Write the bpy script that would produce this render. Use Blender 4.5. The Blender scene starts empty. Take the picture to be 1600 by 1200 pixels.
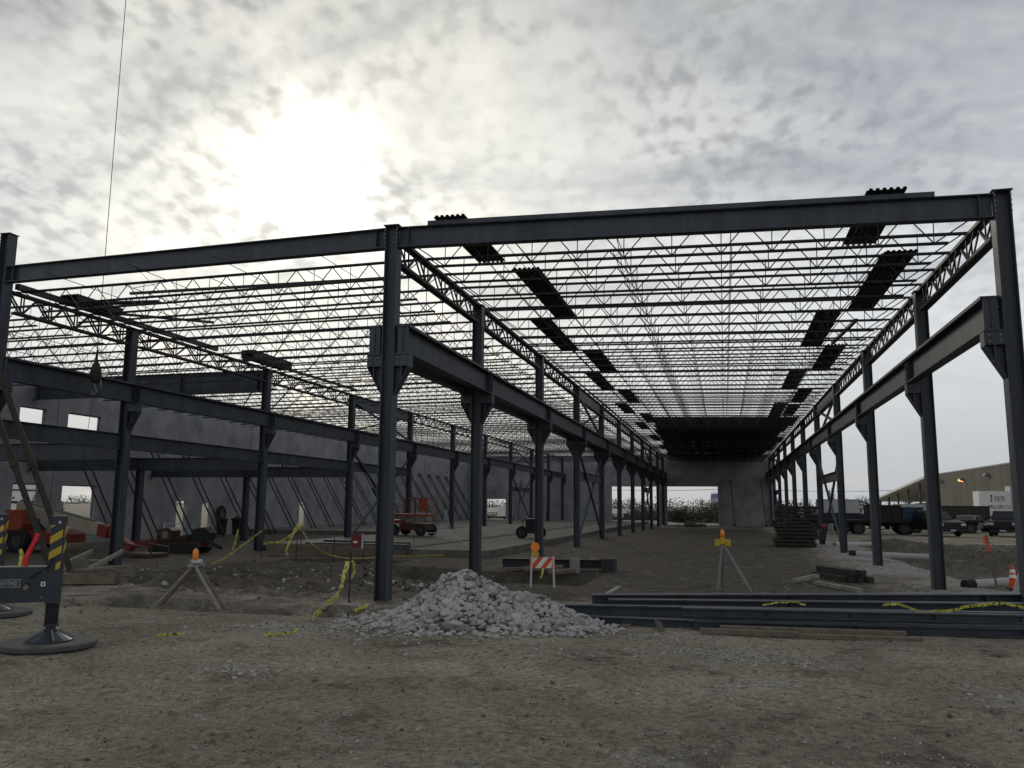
import bpy, math, random
from math import sin, cos, pi, radians, sqrt, atan2
from mathutils import Vector, Matrix, noise
random.seed(11)
S = bpy.context.scene
COL = S.collection

# ------------------------------------------------------------------ camera
CAM = (7.019, -16.587, 2.05)
YAW, PITCH, ROLL, FPX = 0.2509, 0.1460, 0.0083, 1287.7
fw = Vector((-sin(YAW)*cos(PITCH), cos(YAW)*cos(PITCH), sin(PITCH)))
rt = Vector((cos(YAW), sin(YAW), 0)); up = rt.cross(fw)
r2 = cos(ROLL)*rt + sin(ROLL)*up; u2 = -sin(ROLL)*rt + cos(ROLL)*up
cd = bpy.data.cameras.new('camera'); cam = bpy.data.objects.new('camera', cd); COL.objects.link(cam)
cam.matrix_world = Matrix(((r2.x, u2.x, -fw.x, CAM[0]), (r2.y, u2.y, -fw.y, CAM[1]), (r2.z, u2.z, -fw.z, CAM[2]), (0, 0, 0, 1)))
cd.sensor_fit = 'HORIZONTAL'; cd.sensor_width = 36; cd.lens = FPX/1600*36
cd.clip_start = 0.1; cd.clip_end = 6000
S.camera = cam
S.render.resolution_x = 1024; S.render.resolution_y = 768

# ------------------------------------------------------------------ world: high broken cloud with the sun behind it
SUN_EL, SUN_AZ = radians(20.9), radians(28.4)      # azimuth measured from +Y towards -X
SUN = Vector((-sin(SUN_AZ)*cos(SUN_EL), cos(SUN_AZ)*cos(SUN_EL), sin(SUN_EL)))
wd = bpy.data.worlds.new('World'); S.world = wd; wd.use_nodes = True
nt = wd.node_tree; nt.nodes.clear(); NN = nt.nodes; LK = nt.links.new
def wn(t, **k):
    n = NN.new(t)
    for a, b in k.items(): setattr(n, a, b)
    return n
def wmath(op, a, b=None, clamp=False):
    n = wn('ShaderNodeMath', operation=op); n.use_clamp = clamp
    for i, s in enumerate((a, b)):
        if s is None: continue
        if isinstance(s, (int, float)): n.inputs[i].default_value = s
        else: LK(s, n.inputs[i])
    return n.outputs[0]
def wmix(f, a, b, mode='MIX'):
    n = wn('ShaderNodeMix', data_type='RGBA', blend_type=mode)
    for s, i in ((f, 0), (a, 6), (b, 7)):
        if isinstance(s, (int, float)): n.inputs[i].default_value = s
        elif isinstance(s, tuple): n.inputs[i].default_value = (*s, 1)
        else: LK(s, n.inputs[i])
    return n.outputs[2]
def wramp(f, a, b, lo=0.0, hi=1.0):
    n = wn('ShaderNodeMapRange'); n.interpolation_type = 'SMOOTHSTEP'
    n.inputs[1].default_value = a; n.inputs[2].default_value = b
    n.inputs[3].default_value = lo; n.inputs[4].default_value = hi
    LK(f, n.inputs[0]); return n.outputs[0]
tc = wn('ShaderNodeTexCoord'); nrm = wn('ShaderNodeVectorMath', operation='NORMALIZE'); LK(tc.outputs['Generated'], nrm.inputs[0])
sp = wn('ShaderNodeSeparateXYZ'); LK(nrm.outputs[0], sp.inputs[0])
zz = wmath('ADD', wmath('MAXIMUM', sp.outputs[2], 0.0), 0.34)
cb = wn('ShaderNodeCombineXYZ'); LK(wmath('DIVIDE', sp.outputs[0], zz), cb.inputs[0]); LK(wmath('DIVIDE', sp.outputs[1], zz), cb.inputs[1])
def wnoise(scale, detail, rough, dist=0.0, off=(0, 0, 0), rot=0.0, sc=(1, 1, 1)):
    mp = wn('ShaderNodeMapping'); mp.inputs['Location'].default_value = off; mp.inputs['Rotation'].default_value = (0, 0, rot); mp.inputs['Scale'].default_value = sc
    LK(cb.outputs[0], mp.inputs[0])
    n = wn('ShaderNodeTexNoise'); n.inputs['Scale'].default_value = scale; n.inputs['Detail'].default_value = detail
    n.inputs['Roughness'].default_value = rough; n.inputs['Distortion'].default_value = dist
    LK(mp.outputs[0], n.inputs['Vector']); return n.outputs[0]
big = wnoise(1.9, 3, 0.5, 0.3, (1.3, 4.1, 0))
mid = wnoise(6.0, 4, 0.55, 0.1, (7.7, 2.2, 0), 0.5, (1, 0.75, 1))
puff = wnoise(33.0, 2, 0.42, 0.0, (3.1, 0.4, 0), 0.35, (1, 0.8, 1))
fine = wnoise(62.0, 2, 0.5, 0.0, (5, 9, 0))
dens = wmath('ADD', wmath('MULTIPLY', puff, 0.85), wmath('ADD', wmath('MULTIPLY', mid, 0.30), wmath('MULTIPLY', fine, 0.10)))
thick = wramp(dens, 0.52, 0.82)                       # 0 thin bright veil .. 1 thick grey puff
where = wramp(big, 0.36, 0.60)
thick = wmath('MULTIPLY', thick, wmath('ADD', wmath('MULTIPLY', where, 0.75), 0.25))
hor = wramp(sp.outputs[2], 0.14, 0.34)                # puffs flatten out towards the horizon
thick = wmath('MULTIPLY', thick, hor)
dt = wn('ShaderNodeVectorMath', operation='DOT_PRODUCT'); LK(nrm.outputs[0], dt.inputs[0]); dt.inputs[1].default_value = SUN
ca = wmath('MAXIMUM', dt.outputs['Value'], 0.0)
wide = wmath('POWER', ca, 7.0); mid_g = wmath('POWER', ca, 42.0); core = wmath('POWER', ca, 520.0)
SKY_K = 10.0
def sc(c): return tuple(v*SKY_K for v in c)
veil = wmix(wide, sc((0.72, 0.75, 0.785)), sc((0.92, 0.91, 0.84)))
grey = wmix(wide, sc((0.46, 0.48, 0.515)), sc((0.56, 0.555, 0.525)))
cloud = wmix(thick, veil, grey)
streak = wnoise(3.2, 4, 0.6, 0.6, (2.5, 8.8, 0), 0.9, (0.5, 1.3, 1))
cloud = wmix(wmath('MULTIPLY', wmath('MULTIPLY', wramp(streak, 0.42, 0.70), wramp(sp.outputs[2], 0.05, 0.35)), 0.50), cloud, sc((0.33, 0.355, 0.41)))
high = wmath('MULTIPLY', wramp(sp.outputs[2], 0.25, 0.70, 1.0, 0.62), wramp(sp.outputs[2], 0.0, 0.22, 0.70, 1.0))
vh = wn('ShaderNodeVectorMath', operation='SCALE'); LK(cloud, vh.inputs[0]); LK(high, vh.inputs[3]); cloud = vh.outputs[0]
sky = wn('ShaderNodeTexSky'); sky.sky_type = 'NISHITA'; sky.sun_disc = False
sky.sun_elevation = SUN_EL; sky.sun_rotation = -SUN_AZ; sky.altitude = 200; sky.air_density = 1.0; sky.dust_density = 2.0
bank = wn('ShaderNodeVectorMath', operation='DOT_PRODUCT'); LK(nrm.outputs[0], bank.inputs[0]); bank.inputs[1].default_value = Vector((0.218, 0.742, 0.634)).normalized()   # a bluish cloud bank high on the right
bankf = wmath('MULTIPLY', wramp(bank.outputs['Value'], 0.91, 0.985), wramp(wnoise(3.0, 4, 0.6, 0.4, (4.2, 1.1, 0), 0.2, (0.6, 1.4, 1)), 0.36, 0.58, 0.15, 0.75))
cloud = wmix(bankf, cloud, sc((0.30, 0.33, 0.385)))
cloud = wmix(wramp(mid, 0.50, 0.20, 0.0, 0.16), cloud, sky.outputs[0])      # hints of sky between the puffs
gl = wmath('ADD', wmath('MULTIPLY', mid_g, 0.30), wmath('MULTIPLY', core, 2.1))
gl = wmath('MULTIPLY', gl, wramp(mid, 0.25, 0.75, 1.30, 0.65))
gl = wmath('MULTIPLY', gl, wmath('SUBTRACT', 1.0, wmath('MULTIPLY', thick, 0.75)))
vm = wn('ShaderNodeVectorMath', operation='SCALE'); vm.inputs[0].default_value = sc((1.0, 0.94, 0.78)); LK(gl, vm.inputs[3])
tot = wmix(1.0, cloud, vm.outputs[0], 'ADD')
bg = wn('ShaderNodeBackground'); bg.inputs[1].default_value = 1.0/SKY_K; LK(tot, bg.inputs[0])
ow = wn('ShaderNodeOutputWorld'); LK(bg.outputs[0], ow.inputs[0])

# ------------------------------------------------------------------ sun lamp, veiled by the cloud
sd = bpy.data.lights.new('sun', 'SUN'); sd.energy = 0.6; sd.angle = radians(14); sd.color = (1.0, 0.93, 0.80)
sun = bpy.data.objects.new('sun', sd); COL.objects.link(sun); sun.rotation_euler = SUN.to_track_quat('Z', 'Y').to_euler()

vs = S.view_settings; vs.view_transform = 'Standard'; vs.look = 'None'; vs.exposure = 0.0; vs.gamma = 1.0; vs.use_curve_mapping = False

# ------------------------------------------------------------------ materials
MATS = {}
def mat(name, col, rough=0.7, metal=0.0, var=0.25, scale=3.0, bump=0.0, bscale=40.0, col2=None, emit=None, streak=False, spec=0.4):
    if name in MATS: return MATS[name]
    m = bpy.data.materials.new(name); m.use_nodes = True; t = m.node_tree; b = t.nodes['Principled BSDF']; L = t.links.new
    b.inputs['Roughness'].default_value = rough; b.inputs['Metallic'].default_value = metal; b.inputs['Specular IOR Level'].default_value = spec
    g = t.nodes.new('ShaderNodeNewGeometry')
    mp = t.nodes.new('ShaderNodeMapping'); L(g.outputs['Position'], mp.inputs[0])
    if streak: mp.inputs['Scale'].default_value = (1, 1, 0.15)
    n = t.nodes.new('ShaderNodeTexNoise'); n.inputs['Scale'].default_value = scale; n.inputs['Detail'].default_value = 6; n.inputs['Roughness'].default_value = 0.62
    L(mp.outputs[0], n.inputs['Vector'])
    r = t.nodes.new('ShaderNodeMapRange'); r.inputs[1].default_value = 0.3; r.inputs[2].default_value = 0.7; L(n.outputs[0], r.inputs[0])
    mx = t.nodes.new('ShaderNodeMix'); mx.data_type = 'RGBA'
    c2 = col2 if col2 else tuple(min(1, c*(1+var)) for c in col)
    c1 = col if col2 else tuple(c*(1-var) for c in col)
    mx.inputs[6].default_value = (*c1, 1); mx.inputs[7].default_value = (*c2, 1); L(r.outputs[0], mx.inputs[0]); L(mx.outputs[2], b.inputs['Base Color'])
    if bump:
        n2 = t.nodes.new('ShaderNodeTexNoise'); n2.inputs['Scale'].default_value = bscale; n2.inputs['Detail'].default_value = 5; L(g.outputs['Position'], n2.inputs['Vector'])
        bp = t.nodes.new('ShaderNodeBump'); bp.inputs['Strength'].default_value = bump; bp.inputs['Distance'].default_value = 0.02; L(n2.outputs[0], bp.inputs['Height']); L(bp.outputs[0], b.inputs['Normal'])
    if emit: b.inputs['Emission Color'].default_value = (*emit[:3], 1); b.inputs['Emission Strength'].default_value = emit[3]
    MATS[name] = m; return m
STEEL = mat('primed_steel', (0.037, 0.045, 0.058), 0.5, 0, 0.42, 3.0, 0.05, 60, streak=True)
def rust_blotches(m, col, lo, hi, amt):
    t = m.node_tree; b = t.nodes['Principled BSDF']; L = t.links.new; src = b.inputs['Base Color'].links[0].from_socket
    g = t.nodes.new('ShaderNodeNewGeometry'); n = t.nodes.new('ShaderNodeTexNoise'); n.inputs['Scale'].default_value = 4.5; n.inputs['Detail'].default_value = 8; n.inputs['Roughness'].default_value = .75; L(g.outputs['Position'], n.inputs['Vector'])
    r = t.nodes.new('ShaderNodeMapRange'); r.inputs[1].default_value = lo; r.inputs[2].default_value = hi; r.inputs[4].default_value = amt; L(n.outputs[0], r.inputs[0])
    x = t.nodes.new('ShaderNodeMix'); x.data_type = 'RGBA'; x.inputs[7].default_value = (*col, 1); L(r.outputs[0], x.inputs[0]); L(src, x.inputs[6]); L(x.outputs[2], b.inputs['Base Color'])
rust_blotches(STEEL, (0.10, 0.085, 0.07), .60, .72, .6)
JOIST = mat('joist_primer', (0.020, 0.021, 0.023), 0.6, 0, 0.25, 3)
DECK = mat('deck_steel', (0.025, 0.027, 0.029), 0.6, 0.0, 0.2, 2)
CONC = mat('tilt_up_concrete', (0.185, 0.192, 0.208), 0.9, 0, 0.2, 0.7, 0.3, 9, col2=(0.345, 0.35, 0.36))
rust_blotches(CONC, (0.10, 0.095, 0.09), .58, .75, .7)
CONCD = mat('old_concrete', (0.095, 0.088, 0.074), 0.9, 0, 0.2, 0.35, 0.2, 9, col2=(0.165, 0.152, 0.125), streak=True)
SLAB = mat('slab_concrete', (0.075, 0.068, 0.057), 0.85, 0, 0.3, 1.1, 0.4, 12, col2=(0.165, 0.155, 0.135))
BRACE = mat('brace_steel', (0.020, 0.020, 0.022), 0.6)
RUST = mat('rusty_brace', (0.030, 0.024, 0.020), 0.75, 0, 0.35, 8, 0.1)
WOOD = mat('weathered_wood', (0.14, 0.115, 0.085), 0.85, 0, 0.35, 5, 0.25, 30)
WOODL = mat('pale_lumber', (0.25, 0.235, 0.205), 0.8, 0, 0.25, 6, 0.2, 30)
WOODD = mat('dark_timber', (0.040, 0.034, 0.028), 0.85, 0, 0.35, 5, 0.25, 30)
STONE = mat('limestone', (0.25, 0.248, 0.24), 0.9, 0, 0.25, 2.5, 0.3, 30, col2=(0.43, 0.427, 0.41))
STONED = mat('limestone_dusty', (0.20, 0.185, 0.16), 0.95, 0, 0.25, 3, 0.3, 30)
PEB = mat('pebbles', (0.20, 0.19, 0.175), 0.9, 0, 0.4, 1.1, col2=(0.42, 0.41, 0.385))
CLOD = mat('dirt_clods', (0.085, 0.073, 0.058), 0.95, 0, 0.4, 1.5, 0.2, 30)
YEL = mat('yellow_paint', (0.45, 0.32, 0.03), 0.5, 0, 0.15, 4)
ORANGE = mat('orange_lens', (0.85, 0.26, 0.02), 0.35, 0, 0.1, 4)
ORL = mat('lift_orange', (0.26, 0.055, 0.025), 0.5, 0, 0.2, 3)
RED = mat('red_paint', (0.16, 0.022, 0.017), 0.45, 0, 0.2, 3)
REDD = mat('dull_red_paint', (0.06, 0.018, 0.015), 0.6, 0, 0.3, 3)
REDF = mat('red_flag', (0.62, 0.02, 0.03), 0.7, 0, 0.1, 9)
CREAM = mat('cream_paint', (0.33, 0.30, 0.22), 0.5, 0, 0.15, 3)
WHITE = mat('white_paint', (0.70, 0.70, 0.68), 0.55, 0, 0.08, 2)
WHITED = mat('dirty_white', (0.42, 0.43, 0.44), 0.6, 0, 0.12, 2)
BLACK = mat('black_rubber', (0.014, 0.014, 0.015), 0.8)
BPAINT = mat('black_paint', (0.010, 0.011, 0.015), 0.38, 0, 0.1, 2, spec=0.25)
BLUEP = mat('dark_blue_paint', (0.012, 0.017, 0.038), 0.38, 0, 0.1, 2, spec=0.25)
BLUE = mat('blue_tarp', (0.010, 0.032, 0.07), 0.6, 0, 0.3, 3, 0.3, 8)
GLASS = mat('dark_glass', (0.02, 0.024, 0.028), 0.12, 0, 0.05, 1, spec=0.35)
CHROME = mat('chrome', (0.5, 0.5, 0.52), 0.2, 0.9, 0.1, 2)
CRANE = mat('crane_grey', (0.026, 0.032, 0.044), 0.42, 0, 0.25, 4, 0.05, 40)
GREY = mat('grey_metal', (0.18, 0.185, 0.19), 0.5, 0.2, 0.2, 3)
PAD = mat('pad_grey', (0.075, 0.075, 0.072), 0.8, 0, 0.3, 5, 0.2, 25)
PVC = mat('white_pipe', (0.34, 0.34, 0.33), 0.5, 0, 0.15, 3)
BARK = mat('bark', (0.06, 0.05, 0.042), 0.9, 0, 0.3, 6)
LEAF = mat('evergreen', (0.035, 0.05, 0.03), 0.8, 0, 0.4, 1.2)
LEAFB = mat('winter_brush', (0.060, 0.055, 0.042), 0.9, 0, 0.4, 0.7)
PURP = mat('lavender_paint', (0.16, 0.14, 0.30), 0.6, 0, 0.1, 0.3)
TANK = mat('tank_pale', (0.42, 0.46, 0.50), 0.6, 0, 0.08, 0.3)
LIT = mat('lit_sodium_lamp', (0.8, 0.3, 0.12), 0.5, 0, 0.05, 2, emit=(1.0, 0.33, 0.12, 4.0))

# caution tape: yellow with black printing along it
def tape_mat():
    m = bpy.data.materials.new('caution_tape'); m.use_nodes = True; t = m.node_tree; b = t.nodes['Principled BSDF']; L = t.links.new
    b.inputs['Roughness'].default_value = 0.45
    g = t.nodes.new('ShaderNodeNewGeometry'); n = t.nodes.new('ShaderNodeTexNoise'); n.inputs['Scale'].default_value = 24; n.inputs['Detail'].default_value = 2
    L(g.outputs['Position'], n.inputs['Vector'])
    r = t.nodes.new('ShaderNodeValToRGB'); r.color_ramp.interpolation = 'CONSTANT'
    r.color_ramp.elements[0].color = (0.50, 0.48, 0.09, 1); r.color_ramp.elements[1].position = 0.60; r.color_ramp.elements[1].color = (0.03, 0.03, 0.02, 1)
    L(n.outputs[0], r.inputs[0]); L(r.outputs[0], b.inputs['Base Color']); return m
TAPE = tape_mat()

# ground: dirt with limestone fines where vertex colour R says so, dark mud and painted-in shade of the frame where G says so
def ground_mat():
    m = bpy.data.materials.new('site_ground'); m.use_nodes = True; t = m.node_tree; b = t.nodes['Principled BSDF']; L = t.links.new
    g = t.nodes.new('ShaderNodeNewGeometry')
    def no(s, d=6, ro=0.6, di=0.0, scv=(1, 1, 1)):
        mp = t.nodes.new('ShaderNodeMapping'); mp.inputs['Scale'].default_value = scv; L(g.outputs['Position'], mp.inputs[0])
        n = t.nodes.new('ShaderNodeTexNoise'); n.inputs['Scale'].default_value = s; n.inputs['Detail'].default_value = d; n.inputs['Roughness'].default_value = ro; n.inputs['Distortion'].default_value = di
        L(mp.outputs[0], n.inputs['Vector']); return n.outputs[0]
    def mr(f, a, c, lo=0, hi=1):
        n = t.nodes.new('ShaderNodeMapRange'); n.inputs[1].default_value = a; n.inputs[2].default_value = c; n.inputs[3].default_value = lo; n.inputs[4].default_value = hi; L(f, n.inputs[0]); return n.outputs[0]
    def mx(f, a, c, mode='MIX'):
        n = t.nodes.new('ShaderNodeMix'); n.data_type = 'RGBA'; n.blend_type = mode
        for s, i in ((f, 0), (a, 6), (c, 7)):
            if isinstance(s, float): n.inputs[i].default_value = s
            elif isinstance(s, tuple): n.inputs[i].default_value = (*s, 1)
            else: L(s, n.inputs[i])
        return n.outputs[2]
    c = mx(mr(no(0.35, 5, 0.6, 0.5), 0.35, 0.65), (0.25, 0.228, 0.175), (0.46, 0.425, 0.335))
    c = mx(mr(no(1.1, 7, 0.72, 0.5), 0.53, 0.66, 0, 0.88), c, (0.115, 0.093, 0.065))
    c = mx(mr(no(0.55, 4, 0.6, 0.6), 0.56, 0.72, 0, 0.6), c, (0.50, 0.475, 0.41))
    c = mx(mr(no(5.5, 6, 0.75, 0.2), 0.56, 0.66, 0, 0.75), c, (0.11, 0.096, 0.073))
    vo = t.nodes.new('ShaderNodeTexVoronoi'); vo.inputs['Scale'].default_value = 26; L(g.outputs['Position'], vo.inputs['Vector'])
    speck = mr(vo.outputs['Distance'], 0.30, 0.10)
    hsv = t.nodes.new('ShaderNodeSeparateColor'); L(vo.outputs['Color'], hsv.inputs[0])
    sel = t.nodes.new('ShaderNodeMath'); sel.operation = 'GREATER_THAN'; sel.inputs[1].default_value = 0.62; L(hsv.outputs[0], sel.inputs[0])
    sm = t.nodes.new('ShaderNodeMath'); sm.operation = 'MULTIPLY'; L(speck, sm.inputs[0]); L(sel.outputs[0], sm.inputs[1])
    c = mx(sm.outputs[0], c, mx(hsv.outputs[1], (0.13, 0.12, 0.10), (0.32, 0.31, 0.29)))
    c = mx(mr(no(13, 5, 0.7), 0.35, 0.75), mx(1.0, c, (0.55, 0.54, 0.53), 'MULTIPLY'), mx(1.0, c, (1.40, 1.40, 1.40), 'MULTIPLY'))
    c = mx(mr(no(75, 3, 0.8), 0.38, 0.66), mx(1.0, c, (0.62, 0.61, 0.60), 'MULTIPLY'), mx(1.0, c, (1.42, 1.41, 1.38), 'MULTIPLY'))
    at = t.nodes.new('ShaderNodeVertexColor'); at.layer_name = 'zone'
    sc_ = t.nodes.new('ShaderNodeSeparateColor'); L(at.outputs[0], sc_.inputs[0])
    ad = t.nodes.new('ShaderNodeMath'); ad.operation = 'ADD'; L(sc_.outputs[0], ad.inputs[0]); L(mr(no(2.5, 5, 0.6), 0.3, 0.7, -0.35, 0.35), ad.inputs[1])
    lime = mx(mr(no(30, 4, 0.7), 0.3, 0.7), (0.23, 0.225, 0.215), (0.44, 0.435, 0.42))
    c = mx(mr(ad.outputs[0], 0.4, 0.6), c, lime)
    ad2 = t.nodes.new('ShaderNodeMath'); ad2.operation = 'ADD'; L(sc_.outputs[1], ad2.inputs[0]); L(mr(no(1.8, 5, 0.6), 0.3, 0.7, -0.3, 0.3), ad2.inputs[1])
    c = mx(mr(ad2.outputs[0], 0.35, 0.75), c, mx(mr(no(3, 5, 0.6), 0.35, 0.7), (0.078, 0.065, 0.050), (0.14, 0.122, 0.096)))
    L(c, b.inputs['Base Color']); b.inputs['Roughness'].default_value = 0.9; b.inputs['Specular IOR Level'].default_value = 0.25
    s1 = t.nodes.new('ShaderNodeMath'); s1.operation = 'ADD'; L(no(45, 5, 0.7), s1.inputs[0]); L(sm.outputs[0], s1.inputs[1])
    s2 = t.nodes.new('ShaderNodeMath'); s2.operation = 'ADD'; L(s1.outputs[0], s2.inputs[0]); L(mr(no(7, 5, 0.65), 0, 1, 0, 2.5), s2.inputs[1])
    bp = t.nodes.new('ShaderNodeBump'); bp.inputs['Strength'].default_value = 1.0; bp.inputs['Distance'].default_value = 0.05; L(s2.outputs[0], bp.inputs['Height']); L(bp.outputs[0], b.inputs['Normal'])
    return m
GROUND = ground_mat()

# ------------------------------------------------------------------ mesh helpers
class MB:
    def __init__(s): s.v = []; s.f = []
    def add(s, vs_, fs): o = len(s.v); s.v += [tuple(p) for p in vs_]; s.f += [tuple(i+o for i in f) for f in fs]; return s
    def hexa(s, p):
        return s.add(p, [(0, 3, 2, 1), (4, 5, 6, 7), (0, 1, 5, 4), (1, 2, 6, 5), (2, 3, 7, 6), (3, 0, 4, 7)])
    def box(s, x0, y0, z0, x1, y1, z1):
        return s.hexa([(x0, y0, z0), (x1, y0, z0), (x1, y1, z0), (x0, y1, z0), (x0, y0, z1), (x1, y0, z1), (x1, y1, z1), (x0, y1, z1)])
    def bar(s, a, b, w, h, upv=(0, 0, 1)):
        a = Vector(a); b = Vector(b); d = (b-a).normalized(); u = Vector(upv)
        if abs(d.dot(u)) > 0.98: u = Vector((0, 1, 0))
        sd_ = d.cross(u).normalized()*w/2; u = sd_.cross(d).normalized()*h/2
        return s.hexa([a-sd_-u, a+sd_-u, b+sd_-u, b-sd_-u, a-sd_+u, a+sd_+u, b+sd_+u, b-sd_+u])
    def tube(s, a, b, r0, r1=None, n=8, cap=True):
        a = Vector(a); b = Vector(b); r1 = r0 if r1 is None else r1; d = (b-a).normalized()
        u = Vector((0, 0, 1)) if abs(d.z) < 0.9 else Vector((1, 0, 0)); x = d.cross(u).normalized(); y = d.cross(x)
        vs_ = [a+(x*cos(2*pi*i/n)+y*sin(2*pi*i/n))*r0 for i in range(n)]+[b+(x*cos(2*pi*i/n)+y*sin(2*pi*i/n))*r1 for i in range(n)]
        fs = [(i, (i+1) % n, (i+1) % n+n, i+n) for i in range(n)]
        if cap: fs += [tuple(range(n-1, -1, -1)), tuple(range(n, 2*n))]
        return s.add(vs_, fs)
    def path(s, pts, r, n=6):
        for a, b in zip(pts, pts[1:]): s.tube(a, b, r, r, n)
        return s
    def prism(s, poly, axis, lo, hi):
        n = len(poly)
        def P(p, t): return {'x': (t, p[0], p[1]), 'y': (p[0], t, p[1]), 'z': (p[0], p[1], t)}[axis]
        return s.add([P(p, lo) for p in poly]+[P(p, hi) for p in poly], [tuple(range(n-1, -1, -1)), tuple(range(n, 2*n))]+[(i, (i+1) % n, (i+1) % n+n, i+n) for i in range(n)])
    def lathe(s, prof, n=16, c=(0, 0, 0)):
        vs_ = []; fs = []; m = len(prof)
        for i in range(n):
            a = 2*pi*i/n
            for r, z in prof: vs_.append((c[0]+r*cos(a), c[1]+r*sin(a), c[2]+z))
        for i in range(n):
            for j in range(m-1):
                k = (i+1) % n; fs.append((i*m+j, k*m+j, k*m+j+1, i*m+j+1))
        return s.add(vs_, fs)
    def ribbon(s, pts, w, side=None, th=0.004):
        for a, b in zip(pts, pts[1:]): s.bar(a, b, th, w) if side is None else s.bar(a, b, w, th, side)
        return s
    def mesh(s, name, m, smooth=False):
        me = bpy.data.meshes.new(name); me.from_pydata(s.v, [], s.f); me.validate()
        if m: me.materials.append(m)
        if smooth: me.polygons.foreach_set('use_smooth', [True]*len(me.polygons))
        return me
    def build(s, name, m, parent=None, world=False, loc=(0, 0, 0), rz=0, smooth=False):
        if world and parent: o_ = parent.location; s.v = [(a-o_.x, b-o_.y, c-o_.z) for a, b, c in s.v]
        return link(name, s.mesh(name, m, smooth), parent, loc, rz)
def link(name, me, parent=None, loc=(0, 0, 0), rz=0):
    o = bpy.data.objects.new(name, me); COL.objects.link(o); o.location = loc; o.rotation_euler = (0, 0, rz)
    if parent: o.parent = parent
    return o
def tag(o, label, cat, group=None, kind=None):
    o['label'] = label; o['category'] = cat
    if group: o['group'] = group
    if kind: o['kind'] = kind
    return o
def thing(name, label, cat, loc=(0, 0, 0), rz=0, group=None):
    o = bpy.data.objects.new(name, None); COL.objects.link(o); o.location = loc; o.rotation_euler = (0, 0, rz); o.empty_display_size = 0.2
    return tag(o, label, cat, group)
def struct(o): o['kind'] = 'structure'; return o
def nth(i): return ['first', 'second', 'third', 'fourth', 'fifth', 'sixth', 'seventh', 'eighth', 'ninth', 'tenth', 'eleventh', 'twelfth'][i] if i < 12 else str(i+1)+('th' if (i+1) % 10 not in (1, 2, 3) or 10 < (i+1) % 100 < 14 else {1: 'st', 2: 'nd', 3: 'rd'}[(i+1) % 10])
def sstep(a, b, x): t = max(0, min(1, (x-a)/(b-a))); return t*t*(3-2*t)
def lerp_tab(tab, x):
    if x <= tab[0][0] or x >= tab[-1][0]: return None
    for (a, p), (b, q) in zip(tab, tab[1:]):
        if a <= x <= b: return p+(q-p)*(x-a)/(b-a)

# ------------------------------------------------------------------ grid of the frame
W = 12.19; BAY = 8.584; YF = [0]+[6.677+BAY*i for i in range(10)]     # frames 0..10, frame 10 is the end wall
XL, XC, XR, XWALL, YEND = -W, 0.0, W, -24.4, 84.2
ZT = {'wall': 7.72, 'L': 7.87, 'C': 8.02, 'R': 7.77}                   # roof bearing heights

# ------------------------------------------------------------------ ground
def box_mask(x, y, x0, x1, y0, y1, e): return sstep(x0-e, x0+e, x)*(1-sstep(x1-e, x1+e, x))*sstep(y0-e, y0+e, y)*(1-sstep(y1-e, y1+e, y))
def height(x, y):
    n1 = noise.noise((x*0.25, y*0.25, 0)); n2 = noise.noise((x*0.9, y*0.9, 3)); n3 = noise.noise((x*2.6, y*2.6, 7))
    h = 0.16-0.11*sstep(-5.0, -0.5, y)
    h -= 0.28*sstep(30, 80, y)*sstep(-2, 1, x)*(1-sstep(11, 16, x))
    h += 0.05*n1 if y < 100 else 0
    if -40 < y < 100 and -40 < x < 60: h += 0.022*n2+(0.016-0.012*sstep(-1, 4, y))*n3
    if y < -3:
        for a0, k0, o0 in ((-6.6, .05, 0), (-8.3, .05, 0), (-9.7, -.10, 2), (-11.2, -.10, 2)):
            dd = y-(a0+k0*(x-4)+.25*sin(x*.35+o0)); h += -.030*math.exp(-(dd/.20)**2)+.018*math.exp(-((abs(dd)-.34)/.10)**2)+.006*sin(x*14+dd*9)*math.exp(-(dd/.2)**2)
    wob = 0.5*n2
    h -= 0.50*box_mask(x+wob*0.4, y+wob, -5.5, 2.2, -2.9, -1.3, 0.30)            # footing trench by the first middle column
    h += 0.16*box_mask(x+wob, y+wob, -8.5, -1.0, 0.6, 8.5, 0.9)*(0.6+0.8*n2+n3)  # churned spoil
    h -= 0.55*box_mask(x+wob*0.4, y+wob*0.5, -2.6, 3.2, 4.6, 8.2, 0.30)          # pit at the second middle column
    h -= 0.45*box_mask(x, y+wob*0.3, -8.4, -4.2, 9.6, 11.8, 0.22)                # narrow trench before the slab
    # right hand side: drainage trench, spoil heaps
    h -= 0.58*box_mask(x+wob*0.6, y+wob, 14.2, 18.5, 7.5, 34, 1.1)
    h += 0.34*math.exp(-((x-22-n1)/3.0)**2-((y-21)/7)**2)*(1+0.4*n2+0.3*n3)
    h += 0.50*math.exp(-((x-15.8)/1.9)**2-((y-32)/4.0)**2)*(1+0.4*n2+0.3*n3)
    h += 0.20*math.exp(-((x-17.5)/1.8)**2-((y-9.5)/1.6)**2)*(1+0.5*n2)
    h += 0.28*math.exp(-((x+0.2)/0.9)**2-((y-33.0)/0.9)**2)
    h += 0.35*math.exp(-((x+14.5)/2.2)**2-((y-2.5)/2.0)**2)*(1+0.5*n2+0.5*n3)
    if y > 100: h += 0.0
    return h
def frange(a, b, s): 
    o = []; x = a
    while x < b-1e-6: o.append(x); x += s
    return o
gx = [-3500, -1500, -700, -350, -180, -100, -70, -50, -40, -34]+frange(-30, -13, 0.6)+frange(-13, 20, 0.17)+frange(20, 40, 0.5)+[40, 43, 48, 56, 70, 90, 130, 200, 350, 700, 1500, 3500]
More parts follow.
